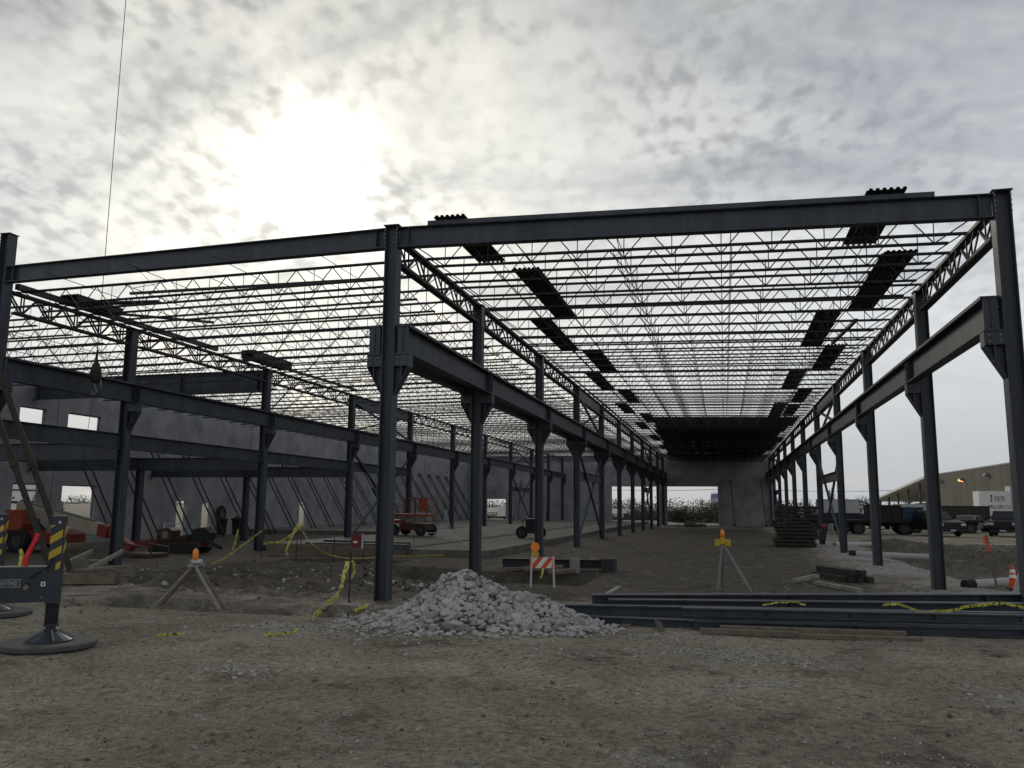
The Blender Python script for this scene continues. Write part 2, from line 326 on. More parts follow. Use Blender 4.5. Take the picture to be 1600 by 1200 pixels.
gy = [-400, -150, -80, -50, -35, -26, -22]+frange(-19, -14, 0.3)+frange(-14, 12.5, 0.16)+frange(12.5, 38, 0.35)+frange(38, 100, 1.2)+[100, 104, 110, 120, 140, 170, 220, 320, 500, 900, 1600, 3000, 5000]
gv = []; zone = []
for y in gy:
    for x in gx:
        gv.append((x, y, height(x, y)))
        lime = box_mask(x, y, 11.2, 13.9, 11.0, 17.5, 0.6)*0.85 + box_mask(x, y, 11.3, 13.8, 19.0, 38, 0.6)*0.8 + box_mask(x, y, 11.5, 15.5, 5.5, 9.5, 0.8)*0.50 + 0.42*math.exp(-((x-7.1)/1.3)**2-((y+5.2)/0.5)**2) + 0.38*math.exp(-((x-0.2)/1.6)**2-((y+4.6)/0.7)**2)+0.42*math.exp(-((x-3)/2.8)**2-((y+3.6)/1.4)**2)
        mud_shade = 0.82*box_mask(x, y, -24, 11.2, 1.0, 84, 1.5)+0.45*box_mask(x, y, -7, 3.4, -2.9, 9.0, 0.8)+0.8*box_mask(x, y, 14.0, 26, 8, 36, 1.5)+0.75*box_mask(x, y, -24, -9, -2, 14, 1.5)  # first term: darker soil with the shade inside the building painted in
        zone.append((min(1, lime), min(1, mud_shade), 0, 1))
nx = len(gx); gf = [(j*nx+i, j*nx+i+1, (j+1)*nx+i+1, (j+1)*nx+i) for j in range(len(gy)-1) for i in range(nx-1)]
gm = bpy.data.meshes.new('ground'); gm.from_pydata(gv, [], gf); gm.materials.append(GROUND)
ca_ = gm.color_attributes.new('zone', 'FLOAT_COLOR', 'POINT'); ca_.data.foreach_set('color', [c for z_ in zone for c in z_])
gm.polygons.foreach_set('use_smooth', [True]*len(gm.polygons))
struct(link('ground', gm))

# concrete floor lanes poured in the left bay
def slab_lane(x0, x1, y0, y1):
    m = MB()
    for a in frange(y0, y1, 6.1): m.box(x0, a+0.008, -0.15, x1, min(a+6.092, y1), 0.32+0.002*sin(a))
    return struct(m.build('concrete_slab', SLAB))
slab_lane(-5.1, -1.75, 14.2, 83.9); slab_lane(-12.6, -5.45, 15.6, 83.9); slab_lane(-24.2, -13.0, 33, 83.9)

# ------------------------------------------------------------------ steel columns
def h_shaft(z0, z1, w=0.29, d=0.29):
    m = MB(); t = 0.02
    m.box(-w/2, -d/2, z0, -w/2+t, d/2, z1); m.box(w/2-t, -d/2, z0, w/2, d/2, z1); m.box(-w/2+t, -0.008, z0, w/2-t, 0.008, z1)
    return m
def bracket(side):
    s = side; m = MB()
    m.prism([(s*0.147, 5.27), (s*0.47, 5.27), (s*0.47, 5.02), (s*0.147, 4.42)][::s], 'y', -0.012, 0.012)
    m.box(min(s*.147, s*.49), -0.15, 5.272, max(s*.147, s*.49), 0.15, 5.297)
    m.hexa([(s*.147, -.13, 4.40), (s*.48, -.13, 5.0), (s*.48, .13, 5.0), (s*.147, .13, 4.40), (s*.147, -.13, 4.42), (s*.48, -.13, 5.02), (s*.48, .13, 5.02), (s*.147, .13, 4.42)])
    m.box(min(s*.468, s*.482), -0.13, 5.0, max(s*.468, s*.482), 0.13, 5.27)
    m.box(min(s*.31, s*.33), -0.13, 4.72, max(s*.31, s*.33), 0.13, 5.27)
    m.box(min(s*.147, s*.308), 0.11, 4.75, max(s*.147, s*.308), 0.128, 5.27); m.box(min(s*.147, s*.466), -0.128, 5.02, max(s*.147, s*.466), -0.11, 5.27)
    return m
BR = {1: bracket(1).mesh('bracket', STEEL), -1: bracket(-1).mesh('bracket', STEEL)}
BASE = MB().box(-0.24, -0.24, 0, 0.24, 0.24, 0.03).mesh('base_plate', STEEL)
SEAT = {}
def column(x, y, z0, z1, sides, row, i):
    r = thing('steel_column', f'{nth(i)} steel column from the front in the {row} row', 'column', (x, y, 0), 0, f'columns of the {row} row')
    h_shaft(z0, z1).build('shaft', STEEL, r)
    for s in sides: link('crane_bracket', BR[s], r)
    b = link('base_plate', BASE, r, (0, 0, z0))
    m = MB().box(-0.18, -0.17, z1, 0.18, 0.17, z1+0.02); m.build('cap_plate', STEEL, r)
    if i < 2:    # bolted end plates that show on the near columns
        bolt_row([(s*xx, -.131 if abs(xx) < .14 else -.129, zz_) for s in sides for xx in (.22, .40) for zz_ in (5.08, 5.20)]).build('bolt_group', GREY, r)
        bolt_row([(xx, -.146, z1-dz) for xx in (-.137, .137) for dz in (.10, .20, .30, .40)]).build('bolt_group', GREY, r)
    for s in sides:  # tie back of the crane beam
        q = MB(); q.box(min(s*.146, s*.24), -0.09, 5.72, max(s*.146, s*.24), 0.09, 5.735); q.build('tie_plate', STEEL, r)
    return r
def bolt_row(pts, n=6):
    m = MB()
    for (x, y, z) in pts: m.tube((x, y, z), (x, y-.022, z), .017, .017, n)
    return m
YL = [1.48]+YF[1:]
for i in range(10): column(XC, YF[i], -0.45 if i < 2 else (-0.2 if i < 5 else -0.35), 8.2 if i == 0 else 7.98, (1, -1), 'middle', i)
for i in range(11): column(XR, YF[i] if i < 10 else YF[10]-0.3, -0.3, 7.93 if i == 0 else 7.72, (-1,), 'right', i)
for i in range(11): column(XL, YL[i] if i < 10 else YF[10]-0.3, -0.1, 9.42 if i == 0 else 7.82, (1,), 'left', i)
# pilaster column against the end wall
column(XC, YF[10]-0.3, -0.5, 7.98, (1, -1), 'middle', 10)
# short mezzanine posts in the far bay
for i in (1, 2, 3):
    r = thing('mezzanine_post', f'short dark steel post under the {nth(i-1)} floor beam beside the concrete wall', 'column', (-18.3, YF[i], 0), 0, 'mezzanine posts')
    h_shaft(-0.1, 3.44, 0.26, 0.26).build('shaft', STEEL, r); link('base_plate', BASE, r, (0, 0, -0.05))

# ------------------------------------------------------------------ beams
def ibeam(m, a, b, dep, w, tf=0.022, tw=0.014):
    """a,b: top centre line"""
    a = Vector(a); b = Vector(b); z = Vector((0, 0, 1))
    m.bar(a-z*tf/2, b-z*tf/2, w, tf); m.bar(a-z*(dep-tf/2), b-z*(dep-tf/2), w, tf); m.bar(a-z*dep/2, b-z*dep/2, tw, dep-2*tf); return m
def beam(name, label, a, b, dep, w, group=None, cat='beam', stiff=0, m=None):
    a = Vector(a); b = Vector(b)
    r = thing(name, label, cat, a, 0, group)
    ibeam(MB(), (0, 0, 0), b-a, dep, w).build('web_and_flanges', m or STEEL, r)
    d = (b-a)
    for k in range(stiff):
        f = 0.02+0.96*k/max(1, stiff-1); p = d*f; q = MB(); dn = d.normalized(); sdv = dn.cross(Vector((0, 0, 1)))
        for s in (-1, 1):
            c = p+sdv*s*(w/4+0.004)-Vector((0, 0, dep/2)); q.bar(c-Vector((0, 0, dep/2-0.024)), c+Vector((0, 0, dep/2-0.024)), w/2-0.02 if abs(dn.y) > 0.5 else 0.014, 0.014 if abs(dn.y) > 0.5 else w/2-0.02)
        q.build('stiffener', STEEL, r)
    return r
# roof edge beams along the open front
eb = beam('roof_edge_beam', 'long dark roof edge beam over the right bay along the open front', (XC+.15, 0, 8.17), (XR-.15, 0, 7.90), 0.46, 0.22, stiff=2)
q = MB(); q.bar((0.7, -0.13, .025), (10.9, -0.13, .025-.235), 0.012, 0.10); q.build('pour_stop_plate', STEEL, eb)
eb = beam('roof_edge_beam', 'long dark roof edge beam over the left bay, sun glowing above it', (XL+.15, YL[0], 8.50), (XC-.15, 0, 8.17), 0.46, 0.22, stiff=2)
beam('roof_edge_beam', 'dark roof edge beam at far left beyond the tall left column', (XWALL, YL[0], 8.0), (XL-.15, YL[0], 8.15), 0.46, 0.22)
# crane runway beams
def runway(x, row, ys, side):
    for i in range(len(ys)-1):
        a, b = ys[i]+(-0.12 if i == 0 else 0.012), ys[i+1]-0.012
        r = thing('crane_runway_beam', f'{nth(i)} crane runway beam from the front on the {side} of the {row} column row', 'beam', (x, a, 5.92), 0, f'runway beams, {side} of {row} row')
        L_ = b-a; m = ibeam(MB(), (0, 0, 0), (0, L_, 0), 0.62, 0.26)
        m.build('web_and_flanges', STEEL, r)
        c = MB(); c.box(-0.165, 0, 0.002, 0.165, L_, 0.014); c.box(-0.165, 0, -0.05, -0.153, L_, 0.0); c.box(0.153, 0, -0.05, 0.165, L_, 0.0); c.build('cap_channel', STEEL, r)
        for yy in (0.03, L_-0.16, L_-0.03):
            s = MB(); s.box(-0.127, yy-0.008, -0.596, -0.009, yy+0.008, -0.024); s.box(0.009, yy-0.008, -0.596, 0.127, yy+0.008, -0.024); s.build('stiffener', STEEL, r)
ye = YF[:10]+[YF[10]-0.3]
runway(XC+0.33, 'middle', ye, 'right'); runway(XC-0.33, 'middle', ye, 'left'); runway(XR-0.33, 'right', ye, 'inner side'); runway(XL+0.33, 'left', YL[:10]+[YF[10]-0.3], 'inner side')
# tie beams low on the left row and mezzanine floor beams
for i in range(4): beam('tie_beam', f'{nth(i)} dark tie beam from the front, below the runway on the left row', (XL, YL[i]+.16, 4.27), (XL, YL[i+1]-.16, 4.27), 0.5, 0.2, 'tie beams on the left row')
for i in (1, 2, 3):
    beam('floor_beam', f'{nth(i-1)} dark floor beam from the front reaching the concrete wall', (XWALL, YF[i], 4.0), (XL-.16, YF[i], 4.0), 0.56, 0.25, 'mezzanine floor beams')
for i in (1, 2): beam('floor_girder', f'{nth(i-1)} dark floor girder from the front between the mezzanine posts', (-18.3, YF[i]+.14, 3.995), (-18.3, YF[i+1]-.14, 3.995), 0.5, 0.22, 'mezzanine floor girders')
beam('plate_girder', 'deep dark plate girder under the roof of the bay beside the concrete wall', (XWALL, YF[2], 7.75), (XL-.16, YF[2], 7.80), 0.95, 0.3, stiff=4)
for row, x, z in (('left', XL, 7.86), ('middle', XC, 8.0), ('right', XR, 7.76)): beam('plate_girder', f'solid dark girder at the cross braced bay of the {row} column row', (x, YF[3]+.16, z), (x, YF[4]-.16, z), 0.66, 0.24, 'solid girders at the braced bays', stiff=2)

# ------------------------------------------------------------------ joist girders (deep trusses along the column rows)
def gmesh(L_, n):
    D = 0.62; P = L_/n
    top = MB(); top.box(-0.10, 0, -0.075, -0.012, L_, 0); top.box(0.012, 0, -0.075, 0.10, L_, 0)
    bot = MB(); bot.box(-0.10, 0.25, -D, -0.012, L_-0.25, -D+0.07); bot.box(0.012, 0.25, -D, 0.10, L_-0.25, -D+0.07)
    d1 = MB(); d1.bar((0.035, 0, -0.05), (0.035, P/2, -D+0.04), 0.045, 0.03, (1, 0, 0)); d1.bar((-0.06, 0, -0.05), (-0.06, P/2, -D+0.04), 0.045, 0.03, (1, 0, 0)); d2 = MB(); d2.bar((0, 0, -D+0.04), (0, P/2, -0.05), 0.05, 0.045, (1, 0, 0))
    vt = MB(); vt.bar((0.05, 0, -0.07), (0.05, 0, -D+0.07), 0.03, 0.03); vt.bar((-0.05, 0, -0.07), (-0.05, 0, -D+0.07), 0.03, 0.03)
    return dict(top=top.mesh('top_chord', JOIST), bot=bot.mesh('bottom_chord', JOIST), d1=d1.mesh('web_member', JOIST), d2=d2.mesh('web_member', JOIST), vt=vt.mesh('web_post', JOIST), P=P)
GM = {}
for row, x, ys, z in (('left', XL, YL, ZT['L']), ('middle', XC, YF, ZT['C']), ('right', XR, YF, ZT['R'])):
    for i in range(10):
        a, b = ys[i]+.15, ys[i+1]-(.0 if i < 9 else .4); n = 5 if i == 0 else 6; key = (round(b-a, 2), n)
        if i == 3: continue
        if key not in GM: GM[key] = gmesh(b-a, n)
        g = GM[key]
        r = thing('joist_girder', f'{nth(i)} open web joist girder from the front over the {row} column row', 'truss', (x, a, z), 0, f'joist girders over the {row} row')
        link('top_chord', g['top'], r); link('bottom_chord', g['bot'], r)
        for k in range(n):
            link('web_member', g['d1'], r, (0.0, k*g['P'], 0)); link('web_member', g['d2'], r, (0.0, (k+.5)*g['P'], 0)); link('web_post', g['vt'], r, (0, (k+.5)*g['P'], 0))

# ------------------------------------------------------------------ open web roof joists
JD = 0.66
def joist_mesh(L_):
    top = MB(); top.box(0.03, -0.060, 0.034, L_-0.03, -0.010, 0.075); top.box(0.03, 0.010, 0.034, L_-0.03, 0.060, 0.075)
    bot = MB(); bot.box(0.75, -0.048, 0.075-JD, L_-0.75, -0.010, 0.115-JD); bot.box(0.75, 0.010, 0.075-JD, L_-0.75, 0.048, 0.115-JD)
    n = 10; P = (L_-2.0)/n; web = MB(); zt, zb = 0.045, 0.10-JD; r = 0.0140
    web.tube((0.12, 0, zt), (1.0, 0, zb), r, r, 5); web.tube((L_-0.12, 0, zt), (L_-1.0, 0, zb), r, r, 5)
    for k in range(n):
        x = 1.0+k*P
        web.tube((x, 0, zb), (x+P/2, 0, zt), r, r, 5); web.tube((x+P/2, 0, zt), (x+P, 0, zb), r, r, 5)
        web.tube((x, 0, zb), (x, 0, zt), r*0.75, r*0.75, 4)
    web.tube((L_-1.0, 0, zb), (L_-1.0, 0, zt), r*0.75, r*0.75, 4)
    return top.mesh('top_chord', JOIST), bot.mesh('bottom_chord', JOIST), web.mesh('web_rods', JOIST)
JM = joist_mesh(W)
JY = [0.67+1.395*k for k in range(60)]
SPANS = (('wall side', XWALL, XL, ZT['wall'], ZT['L']), ('left', XL, XC, ZT['L'], ZT['C']), ('right', XC, XR, ZT['C'], ZT['R']))
for name, xa, xb, za, zb in SPANS:
    for i, y in enumerate(JY):
        if name != 'right' and y < YL[0]+.1: continue
        r = thing('roof_joist', f'{nth(i)} open web roof joist from the front in the {name} bay', 'joist', (xa, y, za), 0, f'roof joists of the {name} bay')
        r.rotation_euler = (0, -atan2(zb-za, xb-xa), 0)
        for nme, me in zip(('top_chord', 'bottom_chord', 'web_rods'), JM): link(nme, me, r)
# bridging: long rods tying the joists together
for name, xa, xb, za, zb in SPANS:
    for k, f in enumerate((0.19, 0.40, 0.60, 0.81)):
        x = xa+(xb-xa)*f; z = za+(zb-za)*f; y0, y1 = JY[0]-.3, JY[-1]
        r = thing('joist_bridging', f'{nth(k)} row of joist bridging from the left in the {name} bay', 'bridging', (x, y0, z), 0, f'joist bridging of the {name} bay')
        MB().tube((0, 0, 0.024), (0, y1-y0, 0.024), 0.010, 0.010, 4).build('upper_rod', JOIST, r); MB().tube((0, 0, 0.13-JD), (0, y1-y0, 0.13-JD), 0.010, 0.010, 4).build('lower_rod', JOIST, r)
        if k == 1:
            m = MB()
            for ya, yb in zip(JY, JY[1:]): m.tube((0.02, ya-y0, 0.02), (0.02, yb-y0, 0.13-JD), 0.008, 0.008, 4); m.tube((-0.02, ya-y0, 0.13-JD), (-0.02, yb-y0, 0.02), 0.008, 0.008, 4)
            m.build('cross_rods', JOIST, r)

# ------------------------------------------------------------------ steel roof deck sheets
def deck_sheet(L_, w=0.72, ribs=6):
    p = w/ribs; prof = []
    for k in range(ribs): x = k*p; prof += [(x, 0), (x+p*.35, 0), (x+p*.45, 0.04), (x+p*.9, 0.04)]
    prof.append((w, 0)); m = MB(); n = len(prof); t = 0.003
    vs_ = [(x, 0, z) for x, z in prof]+[(x, L_, z) for x, z in prof]+[(x, 0, z+t) for x, z in prof]+[(x, L_, z+t) for x, z in prof]
    fs = [(i, i+1, n+i+1, n+i) for i in range(n-1)]+[(2*n+i, 3*n+i, 3*n+i+1, 2*n+i+1) for i in range(n-1)]+[(i, 2*n+i, 2*n+i+1, i+1) for i in range(n-1)]+[(n+i, n+i+1, 3*n+i+1, 3*n+i) for i in range(n-1)]
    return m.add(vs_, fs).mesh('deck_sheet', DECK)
D6, D3 = deck_sheet(5.9), deck_sheet(3.55)
D9 = deck_sheet(6.05, 0.90, 6)
def roofz(x):
    for _, xa, xb, za, zb in SPANS:
        if xa <= x <= xb: return za+(zb-za)*(x-xa)/(xb-xa)
    return 7.8
def sheet(me, x, y, label, dz=0.0, rz=0.0, par=None):
    o = link('deck_sheet', me, par, (x, y, roofz(x)+0.078+dz), rz); s = atan2(roofz(x+.5)-roofz(x), .5); o.rotation_euler = (0, -s, rz)
    if not par: tag(o, label, 'roof deck', 'loose roof deck sheets')
    return o
rows = [(-0.25, D3)]+[(3.35+5.72*k, D6) for k in range(14)]
for k, (y, me) in enumerate(rows):
    xl = 1.02 if k % 2 == 0 else 1.86; xr = 9.83 if k % 2 == 0 else 10.70
    dz = 0.19 if k == 0 else 0.0
    sheet(me, xl+random.uniform(-.05, .05)-0.02*k, y, f'{nth(k)} dark deck sheet from the front in the strip beside the middle row', dz)
    if k < 7: sheet(me, xr+random.uniform(-.05, .05)+.01*k, y, f'{nth(k)} dark deck sheet from the front in the strip beside the right row', dz)
sheet(D6, 10.78, 3.42, 'upper dark deck sheet doubled up near the front of the right strip', 0.05, 0.006)
sheet(D6, 10.78, 14.85, 'upper dark deck sheet doubled up by the third right column', 0.05, -0.006)
sheet(D6, 9.95, 37.6, 'dark deck sheet lying just before the finished deck on the right', 0.05); sheet(D6, 10.75, 33.2, 'dark deck sheet lying on the girder before the finished deck', 0.05)
rd = thing('finished_roof_deck', 'dark finished roof deck closing the far end of the right bay', 'roof deck', (0, 0, 0))
for j in range(8):
    y = 39.6+5.72*j; n0 = 2.25-0.21*j
    for k in range(12):
        x = n0+0.875*k
        if x+.9 > XR+0.15: break
        o = sheet(D9, x, y, '', 0.008*j+0.0025*k, 0, rd)
# loose pieces and bundles on the left girder
def bundle(x, y, z, L_, n, lab, rz):
    r = thing('deck_bundle', lab, 'deck bundle', (x, y, z), rz, 'bundles of deck on the left girder')
    me = deck_sheet(L_, 0.62, 5)
    for k in range(n): link('deck_sheet', me, r, (-.31+0.012*(k % 3), -L_/2+0.03*(k % 2), 0.02+0.036*k))
    for s in (-.3, .3): MB().box(-.40, s*L_-.05, -.02, .40, s*L_+.05, .018).build('dunnage', WOODD, r)
bundle(XL+0.15, 4.6, 8.02, 2.0, 6, 'front bundle of deck sheets sitting on the left joist girder', 0.0)
bundle(XL+0.1, 15.0, 8.02, 3.2, 9, 'rear bundle of deck sheets sitting on the left joist girder', 0.0)
def loose(name, lab, a, b, w, h, m=JOIST): 
    o = MB().bar((0, 0, 0), Vector(b)-Vector(a), w, h).build(name, m, None, False, a); return tag(o, lab, 'steel', 'loose steel on the roof')
loose('loose_angle', 'long loose steel angle laid along the left girder from the front', (XL+.10, 1.8, 8.02), (XL+.05, 11.4, 8.02), 0.14, 0.16)
loose('loose_angle', 'loose steel angle behind the bundles on the left girder', (XL+.3, 15.4, 8.02), (XL+.5, 23.2, 8.02), 0.12, 0.10)
loose('loose_angle', 'loose steel angle slanting off the front bundle into the left bay', (XL-.2, 5.0, 8.06), (XL+2.6, 7.4, 8.10), 0.16, 0.06)
loose('loose_angle', 'dark plank of steel across the joists by the front bundle', (XL+.6, 4.1, 8.06), (XL+2.7, 4.5, 8.10), 0.30, 0.05)
loose('loose_angle', 'thin steel angle leaning on the right girder by the second right column', (XR-1.0, 10.6, 7.90), (XR-1.25, 14.4, 7.90), 0.12, 0.08)
loose('loose_angle', 'long joist chord lying askew on the joists at the front of the left bay', (-9.5, 3.2, 8.03), (-1.0, 3.65, 8.13), 0.08, 0.07)

# ------------------------------------------------------------------ cross bracing
def xbrace(x, ya, yb, lab, strut=True):
    r = thing('cross_brace', lab, 'bracing', (x, ya, 0), 0, 'cross bracing bays'); L_ = yb-ya
    for (z0, z1, n) in ((0.15, 4.85, 'lower_diagonal'), (5.95, 7.5, 'upper_diagonal')):
        MB().bar((-.03, .1, z0), (-.03, L_-.1, z1), 0.10, 0.10).build(n, STEEL, r); MB().bar((.075, .1, z1), (.075, L_-.1, z0), 0.10, 0.10).build(n, STEEL, r)
    if strut: ibeam(MB(), (0, .16, 3.75), (0, L_-.16, 3.75), 0.42, 0.2).build('strut', STEEL, r)
xbrace(XR, YF[3], YF[4], 'cross bracing between the fourth and fifth right columns'); xbrace(XC, YF[3], YF[4], 'cross bracing between the fourth and fifth middle columns')
xbrace(XL, YF[3], YF[4], 'cross bracing between the fourth and fifth left columns', False); xbrace(XL, YF[7], YF[8], 'distant cross bracing near the end of the left row')
xbrace(XR, YF[8], YF[9], 'distant cross bracing near the end of the right row'); xbrace(XC, YF[7], YF[8], 'distant cross bracing near the end of the middle row')

# ------------------------------------------------------------------ tilt-up concrete walls
def panel_boxes(m, a0, a1, z0, z1, holes, put):
    hs = sorted(holes); cols = sorted({a0, a1, *[h[0] for h in hs], *[h[1] for h in hs]})
    for c0, c1 in zip(cols, cols[1:]):
        inside = sorted([(h[2], h[3]) for h in hs if h[0] <= c0 and h[1] >= c1]); z = z0
        for b, t in inside:
            if b > z: put(m, c0, c1, z, b)
            z = t
        if z < z1: put(m, c0, c1, z, z1)
lw = thing('tilt_up_wall', 'long grey tilt up concrete wall with windows along the left side', 'wall', (XWALL, 0, 0))
LPAN = [(2, 7.7, []), (7.7, 13.4, [(9.2, 11.2, .75, 2.87), (9.2, 11.2, 5.0, 6.43)]), (13.4, 16.75, [(14.5, 16.05, .75, 2.87), (14.5, 16.05, 5.0, 6.43)]), (16.75, 22.5, [(17.4, 19.65, .75, 2.87), (17.4, 19.65, 5.0, 6.43)]),
        (22.5, 28.2, [(26.3, 27.3, 0, 2.13)]), (28.2, 33.9, [(28.8, 29.8, 0, 2.0)]), (33.9, 39.6, []), (39.6, 45.3, [(41.0, 42.2, 0, 2.13)]), (45.3, 51, []), (51, 56.7, []), (56.7, 62.4, []), (62.4, 68.1, []), (68.1, 73.8, []), (73.8, 79.5, []), (79.5, 84.62, [])]
for i, (a, b, hs) in enumerate(LPAN):
    m = MB(); off = 0.012*((i*7) % 3)
    panel_boxes(m, a+.012, b-.012, -0.4, 7.95, hs, lambda m, c0, c1, z0, z1: m.box(-0.25-off, c0, z0, -off, c1, z1)); o = m.build('panel', CONC, lw)
    if i: MB().box(-0.30, a-.10, -0.4, -0.285, a+.10, 7.9).build('joint_seal', CONCD, lw)
    if hs:
        fr = MB()
        for (h0, h1, z0, z1) in hs:
            if z0 > 0: fr.box(-0.16, h0+.004, z0+.004, -0.11, h0+.05, z1-.004); fr.box(-0.16, h1-.05, z0+.004, -0.11, h1-.004, z1-.004); fr.box(-.16, h0+.05, z1-.06, -.11, h1-.05, z1-.004)
        if fr.v: fr.build('window_frame', GREY, o)
    if i < 9:
        pt = MB()
        for k in range(4): pt.tube((0.001-off, a+1.2+k*1.1, 2.2+(k % 2)*2.6), (0.012-off, a+1.2+k*1.1, 2.2+(k % 2)*2.6), 0.07, 0.05, 8)
        pt.build('lifting_patch', CONCD, o)
ew = thing('tilt_up_wall', 'grey tilt up concrete end wall with two big door openings', 'wall', (0, YEND, 0))
for i, (a, b, hs) in enumerate([(-24.38, -18.3, [(-21.95, -19.5, -.4, 2.8)]), (-18.3, -12.25, []), (-12.25, -6.9, []), (-6.9, -0.2, [(-6.2, -0.75, -.6, 4.4)]), (-0.2, 6.65, [(0.43, 6.3, -.6, 4.42)]), (6.65, 12.7, [])]):
    m = MB(); off = 0.01*((i*5) % 3)
    panel_boxes(m, a+.012, b-.012, -0.6, 8.15, hs, lambda m, c0, c1, z0, z1: m.box(c0, off, z0, c1, 0.25+off, z1)); m.build('panel', CONC, ew)
    if i: MB().box(a-.10, 0.28, 4.5 if i in (4,) else -.6, a+.10, 0.295, 8.1).build('joint_seal', CONCD, ew)
m = MB(); m.box(-6.3, 0.3, -.45, 6.4, 0.8, -.12); m.build('door_sill', SLAB, ew)
# pairs of slanting wall braces
BR_PAIR = {}
def wall_brace(y, off, i):
    r = thing('wall_brace', f'{nth(i)} slanting pipe brace from the front propping the left concrete wall', 'brace', (XWALL, y, 0), 0, 'braces propping the left wall')
    if 'a' not in BR_PAIR:
        BR_PAIR['a'] = MB().tube((0.10, 0, 5.15), (2.95, 0, 0.30), 0.045, 0.045, 6).mesh('pipe', BRACE)
        BR_PAIR['b'] = MB().box(2.85, -.12, .05, 3.15, .12, .09).box(2.93, -.02, .09, 3.0, .02, .32).mesh('foot_shoe', BRACE)
        BR_PAIR['c'] = MB().box(0.045, -.08, 5.0, 0.06, .08, 5.3).box(0.06, -.015, 5.08, 0.14, .015, 5.22).mesh('wall_shoe', BRACE)
    link('pipe', BR_PAIR['a'], r); link('foot_shoe', BR_PAIR['b'], r); link('wall_shoe', BR_PAIR['c'], r)
i = 0
for k in range(22):
    y = 17.6+2.86*k
    for o_ in (0, 0.55): wall_brace(y+o_, 0, i); i += 1
# braces on the end wall, seen edge on
for k, x in enumerate((-17.5, -14.0, 7.8, 11.2)):
    r = thing('wall_brace', f'{nth(k)} pipe brace from the left propping the far end wall', 'brace', (x, YEND, 0), 0, 'braces propping the end wall')
    MB().tube((0, -.1, 5.15), (0.3, -2.95, 0.2), 0.055, 0.055, 6).build('pipe', BRACE, r); MB().box(.15, -3.1, -.1, .45, -2.8, .15).build('foot_shoe', BRACE, r)
# two long rusty props at the tall left column
for k, (dx, dy) in enumerate(((0, 0), (-0.28, -0.30))):
    r = thing('long_prop', ['upper long rusty prop leaning on the tall left column', 'lower long rusty prop leaning on the tall left column'][k], 'brace', (-8.72+dx, 1.0+dy, 0.15), 0, 'props at the tall left column')
    MB().tube((0, 0, 0.1), (-3.55, 0.1, 6.4), 0.075, 0.075, 8).build('pipe', RUST, r); MB().tube((-1.5, 0.04, 2.75), (-1.75, 0.045, 3.2), 0.10, 0.10, 8).build('coupling', RUST, r); MB().box(-.15, -.12, -.1, .15, .12, .06).build('foot_shoe', RUST, r)
m = MB().hexa([(-.2, -.15, -.2), (.25, -.15, -.2), (.25, .15, -.2), (-.2, .15, -.2), (-.25, -.05, .45), (.05, -.05, .45), (.05, .12, .45), (-.25, .12, .45)]); tag(m.build('concrete_block', CONCD, None, False, (-9.0, 1.6, .15)), 'leaning grey concrete block at the foot of the rusty props', 'block')
# hose coil on the wall and bins at the doorway
r = thing('hose_coil', 'dark coil of hose hanging on the left concrete wall', 'hose', (XWALL+.10, 30.7, 1.35))
for k in range(4):
    m = MB(); R_ = 0.50-0.06*k; pts = [(0.03*k, R_*cos(2*pi*j/20), R_*sin(2*pi*j/20)) for j in range(21)]; m.path(pts, 0.045, 6).build('hose_turn', BLACK, r)
MB().bar((-.1, 0, .3), (.12, 0, .3), 0.05, 0.05).build('hook', GREY, r)
for k, (x, y) in enumerate(((-22.9, 28.7), (-22.6, 29.9))):
    r = thing('rubbish_bin', ['black rubbish bin in front of the narrow lit doorway', 'black rubbish bin to the right of the narrow lit doorway'][k], 'bin', (x, y, 0.1), 0, 'bins by the doorway')
    MB().lathe([(0, 0), (.26, 0), (.33, .85), (.36, .87), (.36, .92), (.30, .92), (0, .9)], 14).build('drum', BLACK, r, smooth=False); MB().lathe([(.38, .92), (.36, .98), (.15, 1.08), (0, 1.1)], 14).build('lid', BLACK, r)

# ------------------------------------------------------------------ rock helpers
import bmesh
def rock_mesh(name, m, n=13, seed=0, sq=(1, 1, 1)):
    rnd = random.Random(seed); bm = bmesh.new()
    for _ in range(n):
        v = Vector((rnd.gauss(0, 1), rnd.gauss(0, 1), rnd.gauss(0, 1))).normalized()*rnd.uniform(.82, 1.08)
        bm.verts.new((v.x*sq[0], v.y*sq[1], v.z*sq[2]))
    bmesh.ops.convex_hull(bm, input=bm.verts); bmesh.ops.delete(bm, geom=[v for v in bm.verts if not v.link_faces], context='VERTS')
    bmesh.ops.recalc_face_normals(bm, faces=bm.faces)
    me = bpy.data.meshes.new(name); bm.to_mesh(me); bm.free()
    if m: me.materials.append(m)
    return me
ROCKS = [rock_mesh('stone', STONE, 15, k, (1, random.uniform(.7, .95), random.uniform(.55, .8))) for k in range(14)]
ROCKD = [rock_mesh('stone', STONED, 15, 50+k, (1, .85, .7)) for k in range(4)]
RV = [([tuple(v.co) for v in r.vertices], [tuple(p.vertices) for p in r.polygons]) for r in ROCKS]
SMALL = []
for k in range(10):
    me = rock_mesh('t', None, 8, 90+k, (1, .85, .6)); SMALL.append(([tuple(v.co) for v in me.vertices], [tuple(p.vertices) for p in me.polygons])); bpy.data.meshes.remove(me)
def scatter(mb, tpl, p, r, rnd):
    vs_, fs = rnd.choice(tpl); R_ = Matrix.Rotation(rnd.uniform(0, 6.28), 3, 'Z') @ Matrix.Rotation(rnd.uniform(-.5, .5), 3, 'X')
    mb.add([Vector(p)+(R_ @ Vector(v))*r for v in vs_], fs)

